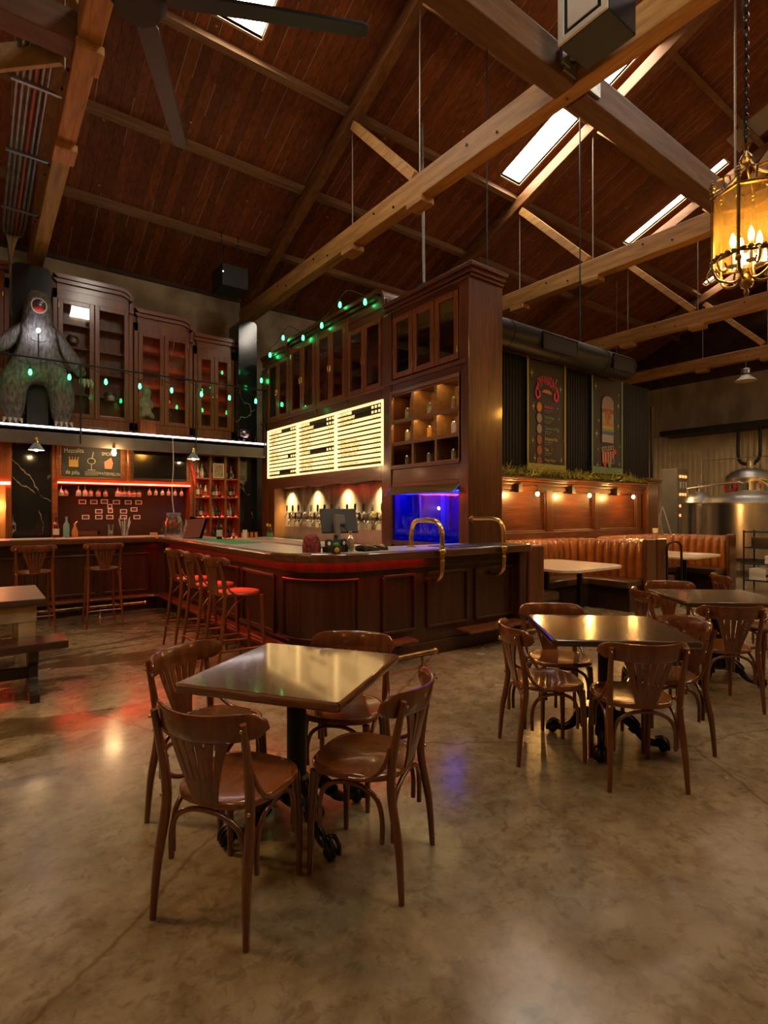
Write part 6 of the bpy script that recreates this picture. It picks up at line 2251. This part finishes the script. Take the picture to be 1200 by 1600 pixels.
def pedestal_table(lat, dep, u, w, d, lab, m_top, grp, turn=0):
    x, y = cam_xy(lat, dep)
    t = thing('pedestal_table', lab, 'table', (x, y, 0), cam_rz(*u) + PI / 2, grp)
    h, r = .75, .03
    P = arc((w / 2 - r, d / 2 - r), r, 0, 90, 4) + arc((-w / 2 + r, d / 2 - r), r, 90, 180, 4) + arc((-w / 2 + r, -d / 2 + r), r, 180, 270, 4) + arc((w / 2 - r, -d / 2 + r), r, 270, 360, 4)
    MB().prism(P, h - .042, h).build('table_top', m_top, t, bevel=.014, world=False, seg=3)
    MB().tube([(0, 0, .12), (0, 0, h - .06)], .047, 20).build('column', M['black'], t, smooth=40, world=False)
    mb = MB()
    for a in (0, 90):
        c, s = math.cos(R(a + 45)), math.sin(R(a + 45))
        mb.bar((-.26 * c, -.26 * s, h - .055), (.26 * c, .26 * s, h - .055), .04, .025)
    mb.build('top_spider', M['iron'], t, world=False)
    mb = MB()
    mb.lathe([(0, .10), (.055, .10), (.085, .13), (.07, .17), (.055, .21), (.062, .225), (.05, .24), (0, .24)], 16)
    mb.build('base_hub', M['iron'], t, smooth=50, world=False)
    for k in range(4):
        a = R(45 + turn + 90 * k)
        c, s = math.cos(a), math.sin(a)

        def q(r_, z, o=0):
            return (c * r_ - s * o, s * r_ + c * o, z)
        mb = MB()
        pts = smooth_path([q(.03, .19), q(.10, .175), q(.17, .13), q(.22, .07), q(.28, .045), q(.33, .055)], 4)
        mb.tube(pts, [.034 - .014 * i / len(pts) for i in range(len(pts))], 8)
        for o in (-.03, .03):                      # leaf scrolls on the flanks
            mb.tube(smooth_path([q(.07, .2, o * .4), q(.14, .19, o), q(.2, .13, o * 1.2), q(.17, .10, o), q(.14, .12, o * .8)], 3), .009, 6)
        for f in (-1, 0, 1):                       # claw on a ball
            mb.tube(smooth_path([q(.295, .075, f * .012), q(.33, .085, f * .026), q(.362, .06, f * .030), q(.368, .025, f * .026)], 3), .0095, 6)
        mb.ball(q(.338, .034), .034, .034, .034, 12, 8)
        mb.build('claw_leg', M['iron'], t, smooth=60, world=False)
    return t


pedestal_table(-.422, 2.635, (.745, -.253), .80, .80, 'square glossy brown table nearest the viewer, standing alone', M['table'], None, 8)
pedestal_table(1.45, 3.57, (.99, -.075), .86, .80, 'square dark table in the middle of the right-hand row, lamp light gleaming on it', M['table2'], 'dark tables in the right-hand row', 22)
pedestal_table(2.99, 4.90, (.995, -.06), .90, .80, 'square dark table behind the middle one, near the second booth', M['table2'], 'dark tables in the right-hand row')
pedestal_table(4.95, 6.10, (.97, -.22), .90, .80, 'square dark table farthest away, in front of the shelving rack', M['table2'], 'dark tables in the right-hand row')
for k, (a, d) in enumerate(((4.62, 6.05), (4.78, 6.0))):
    x, y = cam_xy(a, d)
    tag(MB().lathe([(0, 0), (.02, 0), (.022, .05), (.012, .065), (0, .07)], 12, (x, y, .75)).build('shaker', M['steel'], smooth=40),
        ('small steel shaker on the farthest table, towards the booth', 'small steel shaker on the farthest table, towards the right edge')[k], 'shaker', 'shakers on the farthest table')

# long cream table and its bench at the left edge
lt = thing('plank_table', 'worn cream-painted table with dark plank top at the left edge', 'table', (-.6, 6.1, 0))
MB().box(-1.7, .48, 5.56, 6.66, .695, .75).build('plank_top', M['oldtop'], lt, bevel=.008)
for y in (5.62, 6.60):
    MB().box(-1.6, .40, y - .015, y + .015, .55, .695).build('apron', M['cream_paint'], lt, bevel=.004)
MB().box(.385, .415, 5.64, 6.58, .55, .695).build('apron', M['cream_paint'], lt, bevel=.004)
for x in (-1.55, .34):
    for y in (5.66, 6.56):
        vs = [(x - .07, y - .055, .695), (x + .07, y - .055, .695), (x + .07, y + .055, .695), (x - .07, y + .055, .695)]
        vb = [(x - .05, y - .04, 0), (x + .05, y - .04, 0), (x + .05, y + .04, 0), (x - .05, y + .04, 0)]
        MB().add(vb + vs, [(3, 2, 1, 0), (4, 5, 6, 7), (0, 1, 5, 4), (1, 2, 6, 5), (2, 3, 7, 6), (3, 0, 4, 7)]).build('leg', M['cream_paint'], lt, bevel=.006)
bn = thing('bench', 'black trestle bench with reddish glossy seat end beside the plank table', 'bench', (-.5, 5.32, 0))
MB().box(-1.8, .60, 5.13, 5.49, .385, .45).build('seat_plank', wood('bench_seat_wood', (.03, .012, .008), (.07, .028, .016), 'X', .22, .5, scale=8), bn, bevel=.008)
for x in (-1.45, .36):
    mb = MB()
    P = [(5.16, .385), (5.16, .30), (5.22, .26), (5.225, .16), (5.12, .08), (5.06, .07), (5.06, 0), (5.56, 0), (5.56, .07), (5.50, .08), (5.395, .16), (5.40, .26), (5.46, .30), (5.46, .385)]
    mb.prism(P, x - .035, x + .035, GM)
    mb.build('trestle', M['bench'], bn, bevel=.008)
MB().box(-1.45, .36, 5.28, 5.34, .15, .24).build('stretcher', M['bench'], bn, bevel=.006)

# ================================================================== BREWERY AT THE FAR RIGHT
def tank(x, y, r, h, lab, legs=True):
    t = thing('brewing_tank', lab, 'tank', (x, y, 0), group='stainless brewing tanks')
    z0 = .45
    MB().lathe([(0, z0 - .2), (r * .5, z0 - .12), (r, z0), (r, h)], 40, (x, y, 0)).build('shell', M['steel'], t, smooth=30)
    MB().lathe([(r, h), (r * 1.012, h), (r * 1.012, h + .04), (r, h + .045), (r * .93, h + .13), (r * .75, h + .22), (r * .45, h + .30), (r * .16, h + .34), (r * .14, h + .345)], 40, (x, y, 0)).build('domed_lid', M['steel_rough'], t, smooth=35)
    MB().lathe([(0, h + .33), (r * .14, h + .33), (r * .14, h + .50), (r * .17, h + .5), (r * .17, h + .53), (0, h + .53)], 20, (x, y, 0)).build('neck', M['steel'], t, smooth=40)
    for k in range(4):
        a = R(45 + 90 * k)
        MB().tube([(x + .8 * r * math.cos(a), y + .8 * r * math.sin(a), 0), (x + .8 * r * math.cos(a), y + .8 * r * math.sin(a), z0)], .04, 10).build('leg', M['steel'], t, smooth=40)
    return t


t = tank(14.95, 5.25, 1.02, 1.68, 'big shiny brewing tank with domed lid nearest the booths')
mb = MB()
mb.tube(smooth_path([(14.3, 4.6, 1.95), (14.5, 4.8, 2.15), (14.8, 5.05, 2.24), (15.0, 5.1, 2.2)], 6), .02, 8)
mb.tube(smooth_path([(15.3, 4.7, 1.95), (15.25, 4.9, 2.15), (15.0, 5.0, 2.28), (14.9, 5.2, 2.22)], 6), .02, 8)
mb.build('hose', simple('yellow_hose', (.5, .38, .06), .5), t, smooth=60)
tank(16.1, 6.95, .42, 1.72, 'slim shiny brewing tank left of the big one')
tank(18.0, 6.35, .62, 2.45, 'tall brewing tank standing behind the big one')
tank(16.3, 3.6, .9, 1.9, 'shiny brewing tank cut off by the right edge of the picture')
for k, (y, lab) in enumerate(((6.62, 'red valve wheel on the tall rear tank, towards the control cabinet'), (6.0, 'red valve wheel on the tall rear tank, towards the right edge'))):
    v = thing('valve_wheel', lab, 'valve', (17.3, y, 2.2), group='red valve wheels')
    MB().tube([(17.36, y + .14 * math.cos(R(a)), 2.22 + .14 * math.sin(R(a))) for a in range(0, 360, 30)], .03, 6, True).build('wheel_rim', M['red'], v, smooth=60)
    MB().tube([(17.36, y, 2.22), (17.6, y + (.05 if k == 0 else -.05) * 0 + (6.35 - y) * .4, 2.22)], .03, 8).build('stem', M['steel'], v)
pf = thing('pipework', 'steel pipework and handrail around the tops of the brewing tanks', 'pipework', (16.5, 5.8, 0))
mb = MB()
mb.tube([(15.9, 7.15, 2.15), (16.0, 5.9, 2.3)], .025, 8)
mb.tube([(15.9, 7.15, 2.15), (15.9, 7.15, 0)], .025, 8)
mb.tube([(16.0, 5.9, 2.3), (15.6, 5.3, 2.06)], .025, 8)
mb.tube([(17.0, 7.25, 0), (17.0, 7.25, 3.0), (17.0, 5.35, 3.0), (17.0, 5.35, 0)], .02, 8)
mb.tube([(16.2, 4.7, 0), (16.2, 4.7, 2.62), (16.5, 2.4, 2.62), (16.5, 2.4, 0)], .025, 8)
for k in range(7):
    y = 4.5 - .28 * k
    mb.ball((16.21 + .037 * k, y, 2.62), .045, .045, .045, 8, 6)
mb.build('pipe_run', M['steel'], pf, smooth=40)
dp = thing('drop_pipe', 'pair of black pipes dropping from the wall rail to the tanks', 'pipe', (18.4, 6.2, 2.3))
MB().tube(smooth_path([(19.2, 7.1, 4.12), (19.2, 7.1, 3.3), (18.6, 6.8, 3.0), (18.1, 6.45, 2.9)], 4), .05, 8).build('pipe', M['matte_black'], dp, smooth=60)
MB().tube(smooth_path([(19.2, 6.5, 4.12), (19.2, 6.5, 3.4), (18.8, 6.4, 3.1), (18.1, 6.3, 2.9)], 4), .05, 8).build('pipe', M['matte_black'], dp, smooth=60)
tag(MB().box(19.05, 19.95, EAVE2 + .1, 9.5, 4.12, 4.3).build('wall_rail', M['matte_black'], bevel=.01), 'long black ledge between the concrete and the corrugated cladding of the far wall', 'rail')
cc = thing('control_cabinet', 'grey control cabinet with rows of lit orange buttons beside the tanks', 'control cabinet', (16.8, 7.9, 0))
MB().box(16.5, 17.15, 7.70, 8.16, 0, 2.78).build('casing', noisy('grey_enamel', (.16, .15, .14), (.2, .19, .17), 3, .45, bump=0), cc, bevel=.015)
m_btn = emit('lit_button', (1, .25, .06), 2.0)
for z in (2.55, 2.02, 1.68, 1.40):
    for k in range(3):
        MB().lathe([(0, 0), (.045, 0), (.04, .03), (0, .035)], 10, M=Matrix.Translation((16.65 + .17 * k, 7.70, z)) @ Matrix.Rotation(R(90), 4, 'X')).build('lit_button', m_btn, cc)
mb = MB()
for k in range(3):
    mb.box(16.62 + .17 * k, 16.70 + .17 * k, 7.68, 7.70, 2.2, 2.4)
mb.build('gauge_windows', M['white'], cc)
ld = thing('step_ladder', 'pale aluminium step ladder leaning open before the control cabinet', 'ladder', (14.4, 7.25, 0))
for y in (7.05, 7.25):
    MB().bar((14.2, y + .38, 0), (14.3, y, 1.66), .05, .03).build('rail', M['ivory'], ld)
    MB().bar((14.6, y - .35, 0), (14.32, y, 1.62), .04, .025).build('rear_leg', M['ivory'], ld)
for k in range(5):
    z = .25 + .3 * k
    f = z / 1.66
    MB().bar((14.2 + .1 * f, 7.05 + .38 * (1 - f), z), (14.2 + .1 * f, 7.25 + .38 * (1 - f), z), .08, .03).build('step', M['ivory'], ld)
tag(MB().tube([(13.6, 7.75, 0), (13.6, 7.75, 1.9)], .09, 12).build('black_standpipe', M['matte_black'], smooth=40), 'dark standpipe between the panelling pilaster and the step ladder', 'pipe')
tag(MB().lathe([(0, 0), (.05, 0), (.06, .1), (.055, .1), (0, .09)], 12, (11.1, 5.62, 1.07)).build('plant_pot', M['ivory'], smooth=40), 'small pale pot on top of the booth back by the pilaster', 'pot')
# wire shelving rack
rk = thing('wire_rack', 'black wire shelving rack behind the second booth', 'rack', (12.0, 3.6, 0))
for x in (11.75, 12.25):
    for y in (2.9, 4.25):
        MB().tube([(x, y, 0), (x, y, 1.15)], .016, 8).build('post', M['matte_black'], rk)
for z in (.2, .52, .82, 1.12):
    mb = MB()
    mb.tube([(11.75, 2.9, z), (12.25, 2.9, z), (12.25, 4.25, z), (11.75, 4.25, z)], .012, 6, True)
    for k in range(1, 12):
        mb.tube([(11.75 + .5 * k / 12, 2.9, z), (11.75 + .5 * k / 12, 4.25, z)], .005, 5)
    mb.build('wire_shelf', M['matte_black'], rk)
for (y, z, w_, h_, m_, lab) in ((4.0, .82, .3, .2, M['darkwood'], 'dark carton on the upper shelf of the wire rack'), (3.75, .52, .36, .16, M['ivory'], 'pale carton on the middle shelf of the wire rack'),
                                (3.45, .52, .25, .22, simple('yellow_crate', (.6, .3, .03), .5), 'yellow crate on the middle shelf of the wire rack'), (4.05, .2, .28, .22, M['ivory'], 'pale carton on the bottom shelf of the wire rack'),
                                (3.6, .82, .3, .13, simple('yellow_crate_lid', (.5, .26, .04), .5), 'flat yellow box on the upper shelf of the wire rack'), (3.55, .2, .3, .25, M['cream_paint'], 'tan carton on the bottom shelf of the wire rack')):
    tag(MB().box(11.82, 12.18, y - w_ / 2, y + w_ / 2, z + .008, z + h_).build('storage_carton', m_, bevel=.008), lab, 'carton')
